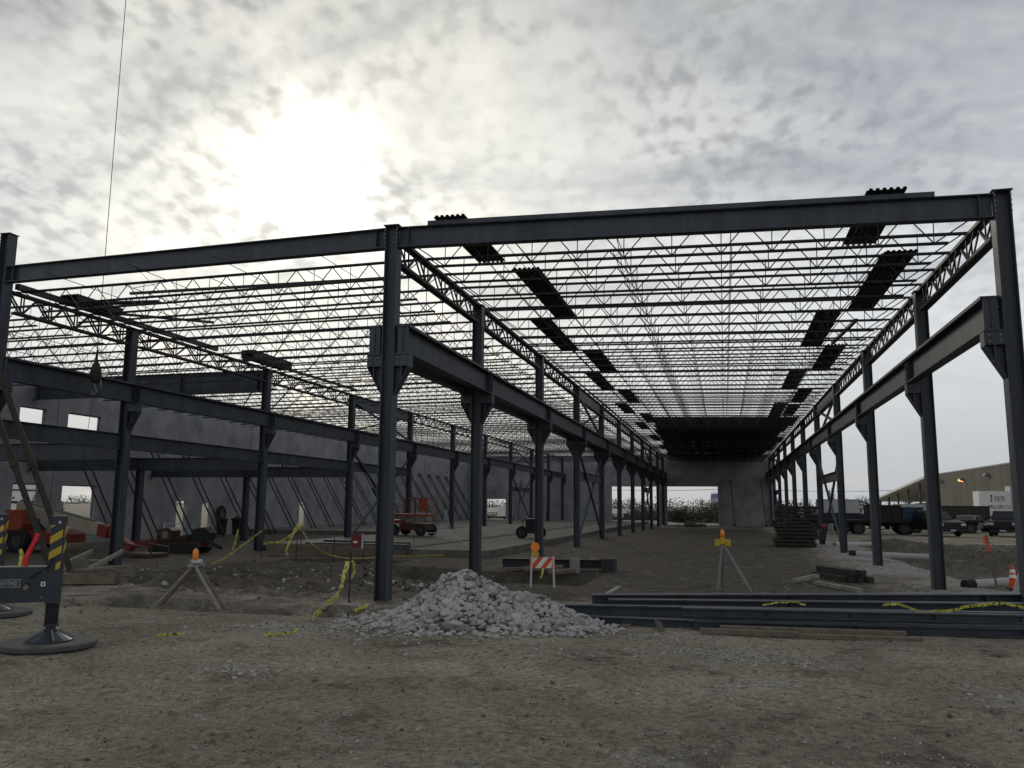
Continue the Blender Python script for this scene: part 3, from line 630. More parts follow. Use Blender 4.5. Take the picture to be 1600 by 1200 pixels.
# ------------------------------------------------------------------ the heap of crushed limestone
CREST = [(2.86+(a-2.9)*.76, b) for a, b in [(0.45, .0), (1.06, .17), (1.76, .50), (2.33, .80), (2.84, .97), (3.23, .78), (3.78, .58), (4.32, .55), (4.85, .42), (5.26, .19), (5.75, 0.0)]]
def heap(x, y):
    c = lerp_tab(CREST, x)
    if c is None: return None
    c = max(c, 0.0); yc = -3.0+0.10*sin(x*2.1); L_ = 0.45+1.35*min(1, c+.10)
    t = abs(y-yc)/L_
    if t > 1: return None
    return (c-0.14)*(1-t)**1.0*(1-0.25*sin(pi*t)*0.3)+0.16+0.03*noise.noise((x*3, y*3, 1))
hp = thing('stone_heap', 'heap of pale crushed limestone in front of the first middle column', 'stone heap', (2.9, -3.0, 0.1))
m = MB(); idx = {}; xs = frange(.5, 5.72, .12); ys = frange(-5.3, -0.9, .12)
for x in xs:
    for y in ys:
        h = heap(x, y); idx[(x, y)] = len(m.v); m.v.append((x, y, (h-0.07) if h is not None else height(x, y)-0.06))
for a, b in zip(xs, xs[1:]):
    for c, d in zip(ys, ys[1:]): m.f.append((idx[a, c], idx[b, c], idx[b, d], idx[a, d]))
m.build('fines', STONED, hp, world=True)
rnd = random.Random(5); cand = []
while len(cand) < 2300:
    x = rnd.uniform(.7, 5.4); y = rnd.uniform(-5.0, -1.0); h = heap(x, y)
    if h is None: continue
    yc = -3.0
    if y > yc+.5 and rnd.random() < .6: continue
    r = min(.16, .034+abs(rnd.gauss(0, .036))); cand.append((r, x, y, h+rnd.uniform(-.04, .035)))
for _ in range(150):     # strays around the toe
    a = rnd.uniform(pi*.9, pi*2.1); x = 3.0+2.15*cos(a)*rnd.uniform(.85, 1.12); y = -3.0+1.75*sin(a)*rnd.uniform(.9, 1.25)
    if heap(x, y) is None or heap(x, y) < .25: cand.append((rnd.uniform(.03, .075), x, y, height(x, y)+.015))
front = sorted([c for c in cand if c[2] < -2.6], key=lambda c: -c[0]); big_s = front[:300]; bs = set(big_s)
for k, (r, x, y, z) in enumerate(big_s):
    o = link('stone', rnd.choice(ROCKS) if rnd.random() > .16 else rnd.choice(ROCKD), hp, (x-2.9, y+3.0, z-.1)); o.scale = (r,)*3; o.rotation_euler = (rnd.uniform(-.6, .6), rnd.uniform(-.6, .6), rnd.uniform(0, 6.28))
m = MB()
for c in cand:
    if c not in bs: scatter(m, RV, c[1:], c[0], rnd)
o = m.build('small_stones', STONE, hp, world=True); o['kind'] = 'stuff'
# dirt clod beside the heap
for k, (x, y, r) in enumerate(((0.55, -2.75, .24), (0.15, -2.95, .14))):
    o = link('boulder', rock_mesh('boulder', STONED, 18, 200+k, (1.2, .9, .6)), None, (x, y, .24)); o.scale = (r,)*3; tag(o, ['grey boulder at the left toe of the stone heap', 'smaller grey boulder by the tape left of the stone heap'][k], 'boulder')

# scattered gravel, pebbles and clods over the site
rnd = random.Random(9); m = MB(); mc = MB()
def peb(x, y, r, mb=m): scatter(mb, SMALL, (x, y, height(x, y)+r*.15), r, rnd)
for _ in range(9000):
    t = rnd.random()**1.6; y = -13.2+t*14; d = y-CAM[1]; x = CAM[0]+d*rnd.uniform(-1.05, .50)
    r = rnd.uniform(.006, .016)*(1+1.0*(rnd.random() < .06)) *(0.7+d*.055); peb(x, y, r, m if rnd.random() < .6 else mc)
for cx, cy, sx, sy, n, r0 in ((7.2, -5.2, .75, .25, 260, .026), (5.9, -3.9, .7, .25, 110, .03), (1.7, -7.7, .5, .22, 110, .028), (0.9, -4.9, .8, .3, 170, .032), (3, -5.3, 2.2, .4, 160, .026), (4.6, -6.0, .8, .2, 50, .028), (-3, 2.5, 2.0, 1.6, 260, .05), (-5.5, 5, 2.5, 2, 260, .06), (-0.8, 2.6, .7, .7, 120, .07), (10.2, -6.5, .5, .3, 30, .03)):
    for _ in range(n): peb(rnd.gauss(cx, sx), rnd.gauss(cy, sy), rnd.uniform(.4, 1.5)*r0, mc if r0 > .045 and rnd.random() < .75 else m)
for _ in range(1500): x = rnd.uniform(-12, 14); y = rnd.uniform(0, 30); peb(x, y, rnd.uniform(.015, .05), mc if rnd.random() < .6 else m)
for _ in range(500): x = rnd.uniform(14, 26); y = rnd.uniform(6, 36); peb(x, y, rnd.uniform(.03, .10), mc)
for _ in range(900): x = rnd.uniform(10.8, 14); y = rnd.uniform(6, 30); peb(x, y, rnd.uniform(.02, .045))
tag(m.build('loose_gravel', PEB), 'pale loose gravel strewn over the bare ground', 'gravel', kind='stuff'); tag(mc.build('dirt_clods', CLOD), 'brown dirt clods strewn over the bare ground', 'dirt', kind='stuff')
o = link('flat_stone', rock_mesh('flat_stone', STONED, 16, 300, (1.3, .7, .35)), None, (5.12, -10.45, .17)); o.scale = (.085,)*3; tag(o, 'flat tan stone lying at the bottom edge of the ground', 'stone')

# ------------------------------------------------------------------ mobile crane outriggers at the left edge
def text_mesh(body, size, m, align='LEFT'):
    c = bpy.data.curves.new('t', 'FONT'); c.body = body; c.size = size; c.align_x = align; c.extrude = 0.0015
    o = bpy.data.objects.new('t', c); COL.objects.link(o); bpy.context.view_layer.update()
    me = bpy.data.meshes.new_from_object(o.evaluated_get(bpy.context.evaluated_depsgraph_get())); bpy.data.objects.remove(o); me.materials.clear(); me.materials.append(m); return me
def text_on(name, body, size, m, parent, loc, rot=(pi/2, 0, 0), sx=1.0):
    o = link(name, text_mesh(body, size, m), parent, loc); o.rotation_euler = rot; o.scale = (sx, 1, 1); return o
def outrigger(loc, rz, lab, flag=False):
    r = thing('crane_outrigger', lab, 'outrigger', loc, rz, 'crane outriggers')
    # jack box with a bevelled section, z measured above the pad
    b = MB(); b.prism([(-.078, -.11), (.066, -.11), (.078, -.098), (.078, .098), (.066, .11), (-.078, .11)], 'z', 0.48, 1.585); b.build('jack_box', CRANE, r)
    st = MB()
    for z in (1.07, 1.27): st.prism([(-.077, z-.04), (.064, z+.05), (.064, z+.15), (-.077, z+.06)], 'y', -.116, -.1125)
    st.prism([(.01, .90), (.064, .93), (.064, 1.02), (.01, .98)], 'y', -.116, -.1125); st.prism([(-.077, 1.44), (-.02, 1.475), (-.077, 1.475)], 'y', -.116, -.1125)
    for z in (1.02, 1.24): st.prism([(-.090, z+.08), (.090, z+.16), (.090, z+.25), (-.090, z+.17)], 'x', .0805, .084)
    st.build('hazard_stripes', YEL, r)
    MB().box(-.074, -.10, 1.586, .074, .10, 1.60).build('box_top', GREY, r); MB().tube((.02, -.112, 1.51), (.02, -.122, 1.51), .02, .02, 10).build('lifting_eye', WHITED, r)
    bm_ = MB(); bm_.box(-4.2, -.105, 0.50, -.080, .105, .94); bm_.build('beam', CRANE, r)
    MB().box(-4.2, -.107,   .941, -.083, .107, .95).build('beam_top_wear_strip', GREY, r)
    MB().tube((-.30, -.106, .70), (-.30, -.112, .70), .048, .048, 18).build('beam_hole', BLACK, r); MB().tube((-.306, -.1125, .69), (-.306, -.115, .69), .036, .036, 18).build('hole_rim', WOOD, r)
    MB().tube((0, 0, .22), (0, 0, .50), .080, .080, 16).build('jack_sleeve', BLACK, r); MB().lathe([(.0, .12), (.085, .12), (.085, .15), (.06, .155), (.06, .18), (.09, .19), (.09, .215), (0, .215)], 16).build('jack_ram', CRANE, r)
    f = MB(); f.lathe([(.0, .0), (.27, .0), (.27, .018), (.10, .12), (0, .12)], 16)
    f.build('jack_foot', CRANE, r)
    for a in range(4): rb = MB(); d = Vector((cos(a*pi/2+.3), sin(a*pi/2+.3), 0)); rb.bar(d*.10+Vector((0, 0, .13)), d*.29+Vector((0, 0, .025)), .02, .04); rb.build('foot_rib', GREY, r)
    MB().path([(-.02, -.118, 1.05), (-.05, -.16, .98), (-.12, -.17, .9), (-.2, -.13, .86), (-.28, -.112, .80)], .010, 6).build('hydraulic_hose', BLACK, r)
    for z in (.56, .88): MB().tube((-.12, -.105, z), (-.12, -.118, z), .014, .014, 6).build('bolt_head', GREY, r)
    if flag:
        MB().box(-.140, -.110, .70, -.088, -.1065, .755).build('small_label', WHITE, r); MB().box(-.126, -.113, .715, -.102, -.1105, .74).build('label_mark', BLACK, r)
        fr = MB(); fr.box(-1.1, -.110, .785, -.375, -.1065, .791); fr.box(-1.1, -.110, .695, -.375, -.1065, .701); fr.box(-.380, -.110, .701, -.375, -.1065, .785); fr.build('sign_border', WHITED, r)
        text_on('lettering', 'D-EXTEND', .074, WHITED, r, (-.645, -.109, .718), sx=.66)
    return r
P1 = (-1.465, -7.40, .27); P2 = (-4.86, -5.0, .24)
outrigger(P1, 0.60, 'dark grey crane outrigger with yellow hazard stripes and white lettering', True); outrigger(P2, 0.60, 'rear crane outrigger with hazard stripes cut by the left edge')
def pad(loc, lab, R_=.58):
    r = thing('outrigger_pad', lab, 'pad', loc, 0, 'outrigger pads'); MB().lathe([(0, .02), (R_-.03, .02), (R_, .04), (R_, .085), (R_-.02, .10), (0, .10)], 28).build('disc', PAD, r)
    MB().path([(-.55, -.35, .1), (-.52, -.37, .19), (-.42, -.42, .17), (-.34, -.45, .1)], .012, 6).build('rope_handle', BLACK, r)
pad((P1[0]-.02, P1[1], .169), 'round grey pad under the front crane outrigger'); pad((P2[0], P2[1], .139), 'round grey pad under the rear crane outrigger')
# flag and webbing on the outrigger
m = MB(); pts = [(-1.70, -7.65, 1.21), (-1.71, -7.65, 1.32), (-1.68, -7.63, 1.42), (-1.62, -7.62, 1.54), (-1.60, -7.60, 1.64)]
m.ribbon(pts, .06, (0, 1, 0), .02); tag(m.build('red_strap', REDF), 'bright red strap standing up from the front outrigger beam', 'strap')
m = MB(); m.ribbon([(-1.78, -7.66, 1.21), (-1.77, -7.66, 1.30), (-1.78, -7.65, 1.38), (-1.81, -7.65, 1.43)], .045, (0, 1, 0), .02); tag(m.build('tape_scrap', TAPE), 'scrap of yellow tape beside the red strap on the outrigger', 'tape')
# cable, hook block and tag line of the crane
r = thing('crane_hook', 'rusty hook block hanging on the thin crane cable at left', 'crane hook', (-11.17, 4.0, 5.75)); r.scale = (.75, .75, .85)
MB().tube((0, 0, .95), (-.04, 0, 16), .014, .014, 6).build('hoist_cable', BLACK, r); MB().tube((-.02, 0, .55), (0, 0, .98), .06, .035, 10).build('socket', RUST, r)
MB().lathe([(0, -.22), (.12, -.2), (.2, -.08), (.22, .1), (.2, .3), (.12, .48), (.05, .58), (0, .58)], 14).build('headache_ball', RUST, r, smooth=True)
MB().path([(0, 0, -.2), (0, 0, -.34), (.09, 0, -.44), (.10, 0, -.55), (0, 0, -.64), (-.09, 0, -.58), (-.10, 0, -.5)], .03, 8).build('hook', GREY, r)
MB().tube((-.03, 0, -.64), (-.25, 0, -2.9), .010, .010, 5).build('tag_line', BLACK, r); MB().path([(.02, .1, .2), (.19, .1, -.1), (.22, .1, -.35)], .012, 5).build('sling', WHITED, r)

# ------------------------------------------------------------------ temporary site furniture
def gz(x, y): return height(x, y)
def flasher(z, parent, flat=False):
    if flat: MB().tube((0, -.035, z+.11), (0, .035, z+.11), .10, .10, 18).build('amber_lens', ORANGE, parent)
    else: MB().lathe([(0, 0), (.045, 0), (.053, .09), (.046, .16), (.02, .195), (0, .2)], 12).build('amber_lens', ORANGE, parent, loc=(0, 0, z), smooth=True)
# A-frame trestle with an amber lamp
r = thing('lamp_trestle', 'weathered wooden A frame trestle with amber lamp at left', 'trestle', (-2.15, -3.45, .2))
for s, L_ in ((-1, 'leg'), (1, 'leg')):
    for dy in (-.05, .05): MB().bar((s*.66-.06, dy*1.6, .0), (s*.02+.02, dy*.9, .74), .03, .052, (0, 1, 0)).build('leg', WOODL if dy < 0 else WOOD, r)
MB().bar((-.06, -.1, .74), (.1, .12, .76), .10, .05).build('top_block', WOODL, r); MB().lathe([(0, 0), (.10, .0), (.10, .05), (0, .05)], 12).build('lamp_base', WHITED, r, loc=(.03, 0, .79)); flasher(.84, r)
# survey tripod style lamp stand on the right
r = thing('lamp_tripod', 'grey tripod stand with yellow head and amber lamp in the right bay', 'tripod', (6.95, 4.75, .06))
for k, (x, y) in enumerate(((-.14, -.25), (.62, -.35), (-.05, .55))): MB().bar((x, y, 0), (0, 0, 1.10), .05, .05).build('leg', GREY, r)
MB().box(-.19, -.05, 1.04, -.06, .05, 1.20).box(.06, -.05, 1.04, .19, .05, 1.20).box(-.06, -.06, 1.08, .06, .06, 1.24).build('yellow_head', YEL, r)
flasher(1.24, r)
# striped barricade
r = thing('barricade', 'small orange and white striped barricade with amber lamp behind the stone heap', 'barricade', (2.62, 3.75, .02), radians(14))
MB().box(-.31, -.012, .50, .31, .012, .76).build('board', WHITE, r)
m = MB()
for k in range(-1, 3): 
    x0 = -.31+k*.26; a, b = x0, x0+.13
    pts = [(a, .502), (b, .502), (b+.2, .758), (a+.2, .758)]
    pts = [(max(-.309, min(.309, p)), q) for p, q in pts]
    if pts[1][0]-pts[0][0] > .001 or pts[2][0]-pts[3][0] > .001: m.prism(pts, 'y', -.0165, -.0125)
m.build('orange_stripes', mat('barricade_orange', (.62, .09, .02), .5, 0, .1, 3), r)
for s in (-1, 1):
    for dy in (-1, 1): MB().bar((s*.29, dy*.22, 0), (s*.26, dy*.02, .78), .035, .035).build('leg', WHITED, r)
o = MB().build('lamp_housing', YEL, r) if False else MB().box(-.27, -.05, .77, -.09, .05, .90).build('lamp_housing', YEL, r)
lp = MB().tube((-.18, -.05, 1.01), (-.18, .05, 1.01), .11, .11, 18).build('amber_lens', ORANGE, r)
MB().ribbon([(.02, -.02, .50), (.0, -.04, .38), (-.05, -.03, .26)], .05, (0, 1, 0)).build('tape_tail', TAPE, r)
# stakes with yellow tape
def stake(x, y, h, lab, r_=.016):
    z = gz(x, y); o = MB().tube((0, 0, -.2), (.02, 0, h), r_, r_, 6).build('steel_stake', BRACE, None, False, (x, y, z)); return tag(o, lab, 'stake', 'steel stakes marking the trenches')
stake(-.17, -1.3, 1.35, 'nearest thin steel stake left of the first middle column', .018)
stake(-8.3, 11.4, 1.35, 'tall stake at the left end of the slab trench'); stake(-13.0, 15.0, 1.1, 'stake standing by the third left column'); stake(-6.9, 11.6, 1.2, 'bare stake before the slab between the taped stakes'); stake(-5.6, 11.3, .9, 'stake carrying the red sign'); stake(-6.0, 17.4, 2.3, 'tall stake behind the first middle column'); stake(-10.4, 15.6, 1.1, 'stake at the taped end of the slab form'); stake(-10.2, 12.2, 1.0, 'leaning stake by the dark red machine')
def tape(pts, lab, w=.075):
    m = MB(); P = []
    for a, b in zip(pts, pts[1:]):
        a = Vector(a); b = Vector(b)
        for k in range(5): P.append(a.lerp(b, k/5)+Vector((rnd.uniform(-.012, .012), rnd.uniform(-.012, .012), rnd.uniform(-.012, .012))))
    P.append(Vector(pts[-1])); d0 = None
    for a, b in zip(P, P[1:]):
        d = (b-a); s = Vector((0, 0, 1)) if abs(d.normalized().z) < .7 else Vector((1, .2, 0)); s = (s+Vector((rnd.uniform(-.3, .3), rnd.uniform(-.6, .2), 0))).normalized(); s = (s-d.normalized()*s.dot(d.normalized())).normalized()
        m.bar(a-d*.02, b+d*.02, w*rnd.uniform(.8, 1.05), .003, d.normalized().cross(s))
    return tag(m.build('caution_tape', TAPE), lab, 'tape', 'yellow caution tape')
tape([(-.17, -1.4, .93), (-.2, -1.5, .6), (-.15, -1.75, .35), (.1, -2.9, .22), (.3, -3.6, .20), (.51, -4.03, .17)], 'yellow caution tape hanging from the nearest stake to the ground', .10)
tape([(-.14, -1.3, .95), (-.08, -1.3, .88), (-.06, -1.32, .72), (-.12, -1.33, .6)], 'loop of yellow tape round the top of the nearest stake', .045)
tape([(.60, -5.64, .18), (.75, -5.5, .19), (.88, -5.40, .19), (.95, -5.36, .25)], 'crumpled yellow tape scrap on the gravel left of the heap', .035); tape([(.53, -5.5, .18), (.60, -5.5, .19)], 'tiny yellow tape scrap on the gravel', .035)
tape([(-8.3, 11.4, 1.3), (-8.42, 11.2, .8), (-8.5, 11.0, .35), (-8.35, 10.9, .12)], 'yellow tape trailing down the tall stake by the slab trench', .09)
tape([(-8.3, 11.4, 1.28), (-7.6, 11.3, .55), (-6.9, 11.2, .22), (-6.0, 11.0, .12), (-4.6, 10.8, .22), (-2.6, 11.4, .3)], 'yellow tape sagging between stakes across the slab trench', .035)
tape([(-6.0, 17.3, .42), (-6.2, 17.0, .25), (-6.4, 16.8, .12)], 'yellow tape tied low on the tall stake', .06); tape([(-6.0, 17.3, .42), (-6.8, 16.8, .36), (-8.2, 16.0, .34)], 'yellow tape running along the slab edge', .03)
tape([(-10.4, 15.6, 1.15), (-10.7, 15.4, .75), (-11.2, 15.2, .42), (-11.8, 15.0, .36)], 'yellow tape hanging by the slab form board', .11)
tape([(-10.1, 12.0, 1.0), (-10.0, 11.0, .7), (-9.6, 9.5, .4), (-9.2, 8.0, .16), (-9.0, 7.2, .12)], 'long yellow tape slanting down left of the trestle', .07)
tape([(-12.98, 14.9, .95), (-13.0, 14.8, .5), (-13.05, 14.7, .1)], 'yellow tape on the stake by the third left column', .09)
tape([(-.82, -6.15, .18), (-.68, -6.02, .19), (-.54, -5.87, .18)], 'thin yellow tape scrap lying near the outrigger', .04)
tape([(.75, -3.05, .22), (.95, -3.1, .30), (1.05, -3.1, .33)], 'yellow tape caught at the left toe of the heap', .06)
# red sign board
r = thing('red_sign', 'small red sign board on a stake before the slab', 'sign', (-5.75, 11.15, 0)); MB().box(-.24, -.02, .52, .16, .0, .95).build('board', RED, r); MB().box(-.16, -.024, .66, .0, -.0205, .74).build('white_mark', WHITE, r); MB().box(.162, -.03, .45, .22, .02, 1.0).build('side_post', WHITED, r)
# form board and straw coloured planks at the slab front
m = MB(); m.box(-10.6, 13.2, .1, -6.0, 13.3, .48); tag(m.build('form_board', WOOD), 'long wooden form board along the front of the slab', 'board')
for k, (a, b, w, h) in enumerate((((-9.2, 13.9, .42), (-4.8, 13.7, .42), .3, .22), ((-10, 17, .42), (-5.8, 16.4, .40), .2, .16))):
    o = MB().bar((0, 0, 0), Vector(b)-Vector(a), w, h).build('steel_beam', STEEL, None, False, a); tag(o, ['dark steel beam resting on the slab form board', 'dark steel beam lying on the slab behind the red sign'][k], 'beam')
# white wire barrier shape on the slab
r = thing('wire_stand', 'pale crossed wire stand on the slab behind the first middle column', 'stand', (-5.2, 19.2, .32))
for a, b in (((-.5, 0, 0), (.1, 0, 1.5)), ((.5, .1, 0), (-.1, .1, 1.5)), ((-.2, .4, 0), (.05, 0, 1.45)), ((-.9, 0, .45), (1.1, .1, .55)), ((.45, 0, .35), (1.1, -.3, 0))): MB().tube(a, b, .018, .018, 5).build('rod', WHITED, r)
# beam bridging the pit with blocks
r = thing('steel_beam', 'black steel beam lying across the pit at the third middle column', 'beam', (.2, 9.0, .12)); ibeam(MB(), (0, 0, .28), (3.4, .35, .28), .26, .26).build('web_and_flanges', BRACE, r); MB().box(3.15, -.2, -.35, 3.55, .45, .34).build('end_plate', BRACE, r)
tag(MB().box(-.14, -.1, -.1, .14, .1, .42).build('concrete_post', CONC, None, False, (2.55, 8.75, .05)), 'pale grey block standing against the black pit beam', 'block')
for k, (a, b) in enumerate((((1.1, 8.2, .12), (2.2, 8.6, .22)), ((1.9, 7.9, .08), (2.6, 8.4, .12)), ((.6, 8.4, .1), (1.5, 8.7, .2)))): o = MB().bar((0, 0, 0), Vector(b)-Vector(a), .2, .09).build('plank', WOOD, None, False, a); tag(o, ['broken plank leaning on the pit beam', 'short plank below the grey block at the pit', 'plank under the left end of the pit beam'][k], 'plank')
o = MB().bar((0, 0, 0), (.05, 2.6, -.01), .10, .04).build('plank', WOODL, None, False, (4.48, .95, .16)); tag(o, 'pale narrow plank on the ground right of the stone heap', 'plank')
# ladder frame and timbers at the left
r = thing('ladder_frame', 'pale wooden ladder frame lying by the second left column', 'ladder', (-11.2, 4.4, .2), radians(118))
for s in (-.45, .45): MB().bar((-2.2, s, .0), (2.2, s, .28), .06, .12).build('rail', WOODL, r)
for x in (-1.7, .9, ): MB().bar((x, -.42, .06+.03*x), (x, .42, .06+.03*x), .09, .04).build('rung', WOODL, r)
o = MB().bar((0, 0, 0), (1.75, .55, .02), .28, .25).build('timber', WOOD, None, False, (-8.9, .15, .22)); tag(o, 'thick squared timber lying behind the front outrigger', 'timber')
o = MB().bar((0, 0, 0), (1.3, .5, .12), .5, .04).build('plywood_scrap', WOOD, None, False, (-8.3, .6, .40)); tag(o, 'broken plywood scrap on the squared timber', 'plywood')
# ------------------------------------------------------------------ steel lying at the right front
def lying(a, b, dep, w, lab, m=STEEL): return beam('stacked_beam', lab, a, b, dep, w, 'steel beams stacked at the front', 'beam', 4, m)
lying((4.60, -1.05, .44), (15.0, .75, .62), .28, .30, 'long blue grey beam at the back of the front steel stack')
lying((4.95, -1.40, .40), (14.2, -.15, .50), .26, .24, 'dark beam in the middle of the front steel stack')
lying((4.25, -1.85, .33), (12.9, -1.0, .40), .20, .20, 'dark beam with yellow tape across it in the front steel stack')
beam('stacked_beam', 'lighter blue grey beam on top of the front row of the steel stack', (6.30, -2.35, .41), (11.55, -1.80, .43), .13, .16, 'steel beams stacked at the front', 'beam', 5)
beam('stacked_beam', 'lowest dark beam at the front edge of the steel stack', (6.5, -2.55, .24), (11.5, -2.02, .26), .14, .2, 'steel beams stacked at the front', 'beam', 3)
beam('stacked_beam', 'short low dark beam at the left of the front steel stack', (4.75, -2.25, .20), (7.0, -2.35, .22), .13, .16, 'steel beams stacked at the front', 'beam', 2)
for k, (a, b, w, h, mm) in enumerate((((6.9, -2.95, .19), (9.6, -2.75, .19), .10, .07, WOOD), ((6.6, -3.15, .165), (8.05, -3.12, .165), .10, .07, WOOD), ((8.05, -3.28, .165), (9.75, -3.12, .165), .09, .06, WOOD))):
    o = MB().bar((0, 0, 0), Vector(b)-Vector(a), w, h).build('timber', mm, None, False, a); tag(o, ['rear timber before the steel stack', 'left front timber before the steel stack', 'right front timber before the steel stack'][k], 'timber')
for k, x in enumerate((5.4, 10.55)): o = MB().box(-.08, -.45, 0, .08, 1.2, .055).build('dunnage_block', WOOD, None, False, (x, -2.1, .05), radians(-4)); tag(o, ['left', 'right'][k]+' dunnage block under the front steel stack', 'block')
o = link('wood_stub', MB().hexa([(-.05, -.04, 0), (.06, -.04, 0), (.06, .04, 0), (-.05, .04, 0), (-.10, -.04, .2), (.0, -.04, .15), (.0, .04, .15), (-.10, .04, .2)]).mesh('wood_stub', WOOD), None, (6.0, -3.0, .08)); tag(o, 'broken wood stub standing at the left of the steel stack', 'wood')
def zst(x): return .6
tape([(7.6, -1.6, .40), (7.85, -1.55, .46), (8.1, -1.5, .47), (8.3, -1.5, .43)], 'left strip of yellow tape on the front steel stack', .03)
tape([(9.5, -1.5, .47), (9.75, -1.5, .50), (10.0, -1.75, .40), (10.4, -1.75, .44), (10.9, -1.6, .53), (11.3, -1.5, .56), (11.8, -1.65, .46), (12.2, -1.7, .38), (12.7, -1.6, .46), (13.3, -1.4, .52)], 'long wavy yellow tape draped over the front steel stack', .05)
# stacked mats in the right bay
rnd = random.Random(4)
for k in range(12):
    z = -.08+.185*k; dx = rnd.uniform(-.14, .12)+(-.18 if k == 7 else 0)
    r = thing('timber_mat', ('lowest' if k == 0 else 'topmost' if k == 11 else nth(k)+' from the bottom')+' dark mat in the tall stack in the right bay', 'mat', (10.55+dx, 29.4, z), rnd.uniform(-.04, .04), 'stacked dark mats')
    for j in range(6): MB().box(-1.0, -1.2+j*.405, .04, 1.0, -1.2+j*.405+.39, .165).build('plank', WOODD, r)
    for s in (-.85, 0, .8): MB().box(s-.15, -1.15, 0, s+.15, 1.2, .038).build('skid', WOODD, r)
tag(MB().tube((0, 0, 0), (.35, .1, .02), .12, .12, 10).build('red_bucket', RED, None, False, (11.75, 29.2, 1.10)), 'red bucket lying on the stack of dark mats', 'bucket')
# timbers and plank offcuts in the right bay
for k in range(6):
    o = MB().bar((0, 0, 0), (.55+.05*k, -1.6, 0), .17, .16).build('timber', WOODD, None, False, (9.55+.19*(k % 4)+(.1 if k > 3 else 0), 9.6, .12+.17*(k > 3))); tag(o, nth(k)+' dark timber from the left in the small pile in the right bay', 'timber', 'pile of dark timbers')
for k, (a, b) in enumerate((((8.75, 7.1, .12), (9.45, 8.0, .20)), ((9.3, 6.9, .11), (9.75, 5.6, .11)), ((9.65, 6.2, .1), (10.1, 5.0, .1)))): o = MB().bar((0, 0, 0), Vector(b)-Vector(a), .12, .09).build('plank', WOODL, None, False, a); tag(o, ['pale plank left of the dark timber pile', 'pale plank in front of the dark timber pile', 'pale plank nearest the steel stack in the right bay'][k], 'plank')
# pipes
def pipe(a, b, R_, lab, endcap=True):
    r = thing('drain_pipe', lab, 'pipe', a); d = Vector(b)-Vector(a); MB().tube((0, 0, 0), d, R_, R_, 18).build('barrel', PVC, r, smooth=False)
    if endcap: MB().tube(-d.normalized()*.03, d.normalized()*.25, R_*1.14, R_*1.14, 18).build('black_collar', BLACK, r)
pipe((13.0, 7.5, .10), (15.3, 8.7, .22), .12, 'white drain pipe with black collar behind the steel stack'); pipe((12.1, 21.4, .12), (15.2, 20.8, .08), .14, 'white drain pipe crossing between the right columns'); pipe((12.6, 30.6, .12), (15.2, 33, .1), .14, 'farther white drain pipe beyond the right columns', False)
# cone and orange marker
r = thing('traffic_cone', 'orange and white channelizer cone by the white pipe', 'cone', (14.15, 7.6, .02)); r.scale = (.72,)*3
CO = mat('cone_orange', (.66, .07, .025), .5, 0, .1, 3)
MB().lathe([(0, .04), (.15, .04), (.12, .40), (0, .40)], 14).build('lower_body', CO, r); MB().lathe([(.119, .40), (.10, .52)], 14).build('lower_band', WHITE, r); MB().lathe([(.10, .52), (.093, .58)], 14).build('middle_body', CO, r); MB().lathe([(.093, .58), (.075, .70)], 14).build('upper_band', WHITE, r); MB().lathe([(.075, .70), (.06, .78), (.07, .8), (0, .84)], 14).build('top', CO, r); MB().box(-.2, -.2, 0, .2, .2, .04).build('base', BLACK, r)
r = thing('marker_lath', 'wooden lath with orange ribbon beside the cone', 'stake', (13.6, 7.0, .05)); MB().bar((0, 0, 0), (-.16, 0, 1.35), .05, .02, (0, 1, 0)).build('lath', WOOD, r); MB().ribbon([(-.12, -.02, .95), (-.17, -.03, 1.15), (-.22, -.02, 1.22), (-.19, -.02, 1.33)], .07, (0, 1, 0), .01).build('orange_ribbon', CO, r); MB().tube((-.14, 0, 1.2), (.3, .05, .92), .012, .012, 5).build('twig', WOODL, r)
# white sawhorse cut by the right edge
r = thing('sawhorse', 'white sawhorse at the right edge behind the steel stack', 'sawhorse', (13.35, 3.2, .1)); MB().bar((-.30, 0, 0), (.02, 0, 1.0), .10, .04, (0, 1, 0)).build('leg', WHITED, r); MB().bar((.35, .05, 0), (.03, .05, 1.0), .10, .04, (0, 1, 0)).build('leg', WHITED, r); MB().bar((-.25, .9, 0), (.02, .75, 1.0), .10, .04, (0, 1, 0)).build('leg', WHITED, r); MB().bar((.03, -.1, 1.02), (.03, .9, 1.02), .05, .14).build('top_rail', WHITED, r); MB().box(-.42, -.06, 0, -.22, .04, .22).build('foot_board', WHITED, r)
# rubble and debris at the end wall
for k, (x, y, sx, mm) in enumerate(((3.2, 80.5, .9, CONCD), (1.9, 79.5, .45, WHITED), (2.4, 79, .35, WHITED), (4.4, 81, .8, CONCD))): o = link('rubble_lump', rock_mesh('rubble_lump', mm, 14, 400+k, (1, .8, .6)), None, (x, y, -.1)); o.scale = (sx, sx, sx); tag(o, ['large rubble lump', 'pale bag shaped lump', 'small pale lump', 'rubble block'][k]+' in front of the far doorway', 'rubble')

# ------------------------------------------------------------------ machines in the left bay
def wheel(parent, x, y, z, R_, w, rim=None):
    rim = rim or RIM
    t = MB(); t.lathe([(R_*.55, -w/2), (R_*.93, -w/2), (R_, -w*.32), (R_, w*.32), (R_*.93, w/2), (R_*.55, w/2)], 18); t.v = [(a, c, b) for a, b, c in t.v]; t.f = [f[::-1] for f in t.f]
    o = t.build('tyre', BLACK, parent, loc=(x, y, z)); m = MB().tube((0, -w*.42, 0), (0, w*.42, 0), R_*.56, R_*.56, 14).tube((0, -w*.5, 0), (0, w*.5, 0), R_*.2, R_*.2, 8); m.build('rim', rim, o); return o
RIM = mat('dusty_rim', (0.05, 0.048, 0.044), 0.7)
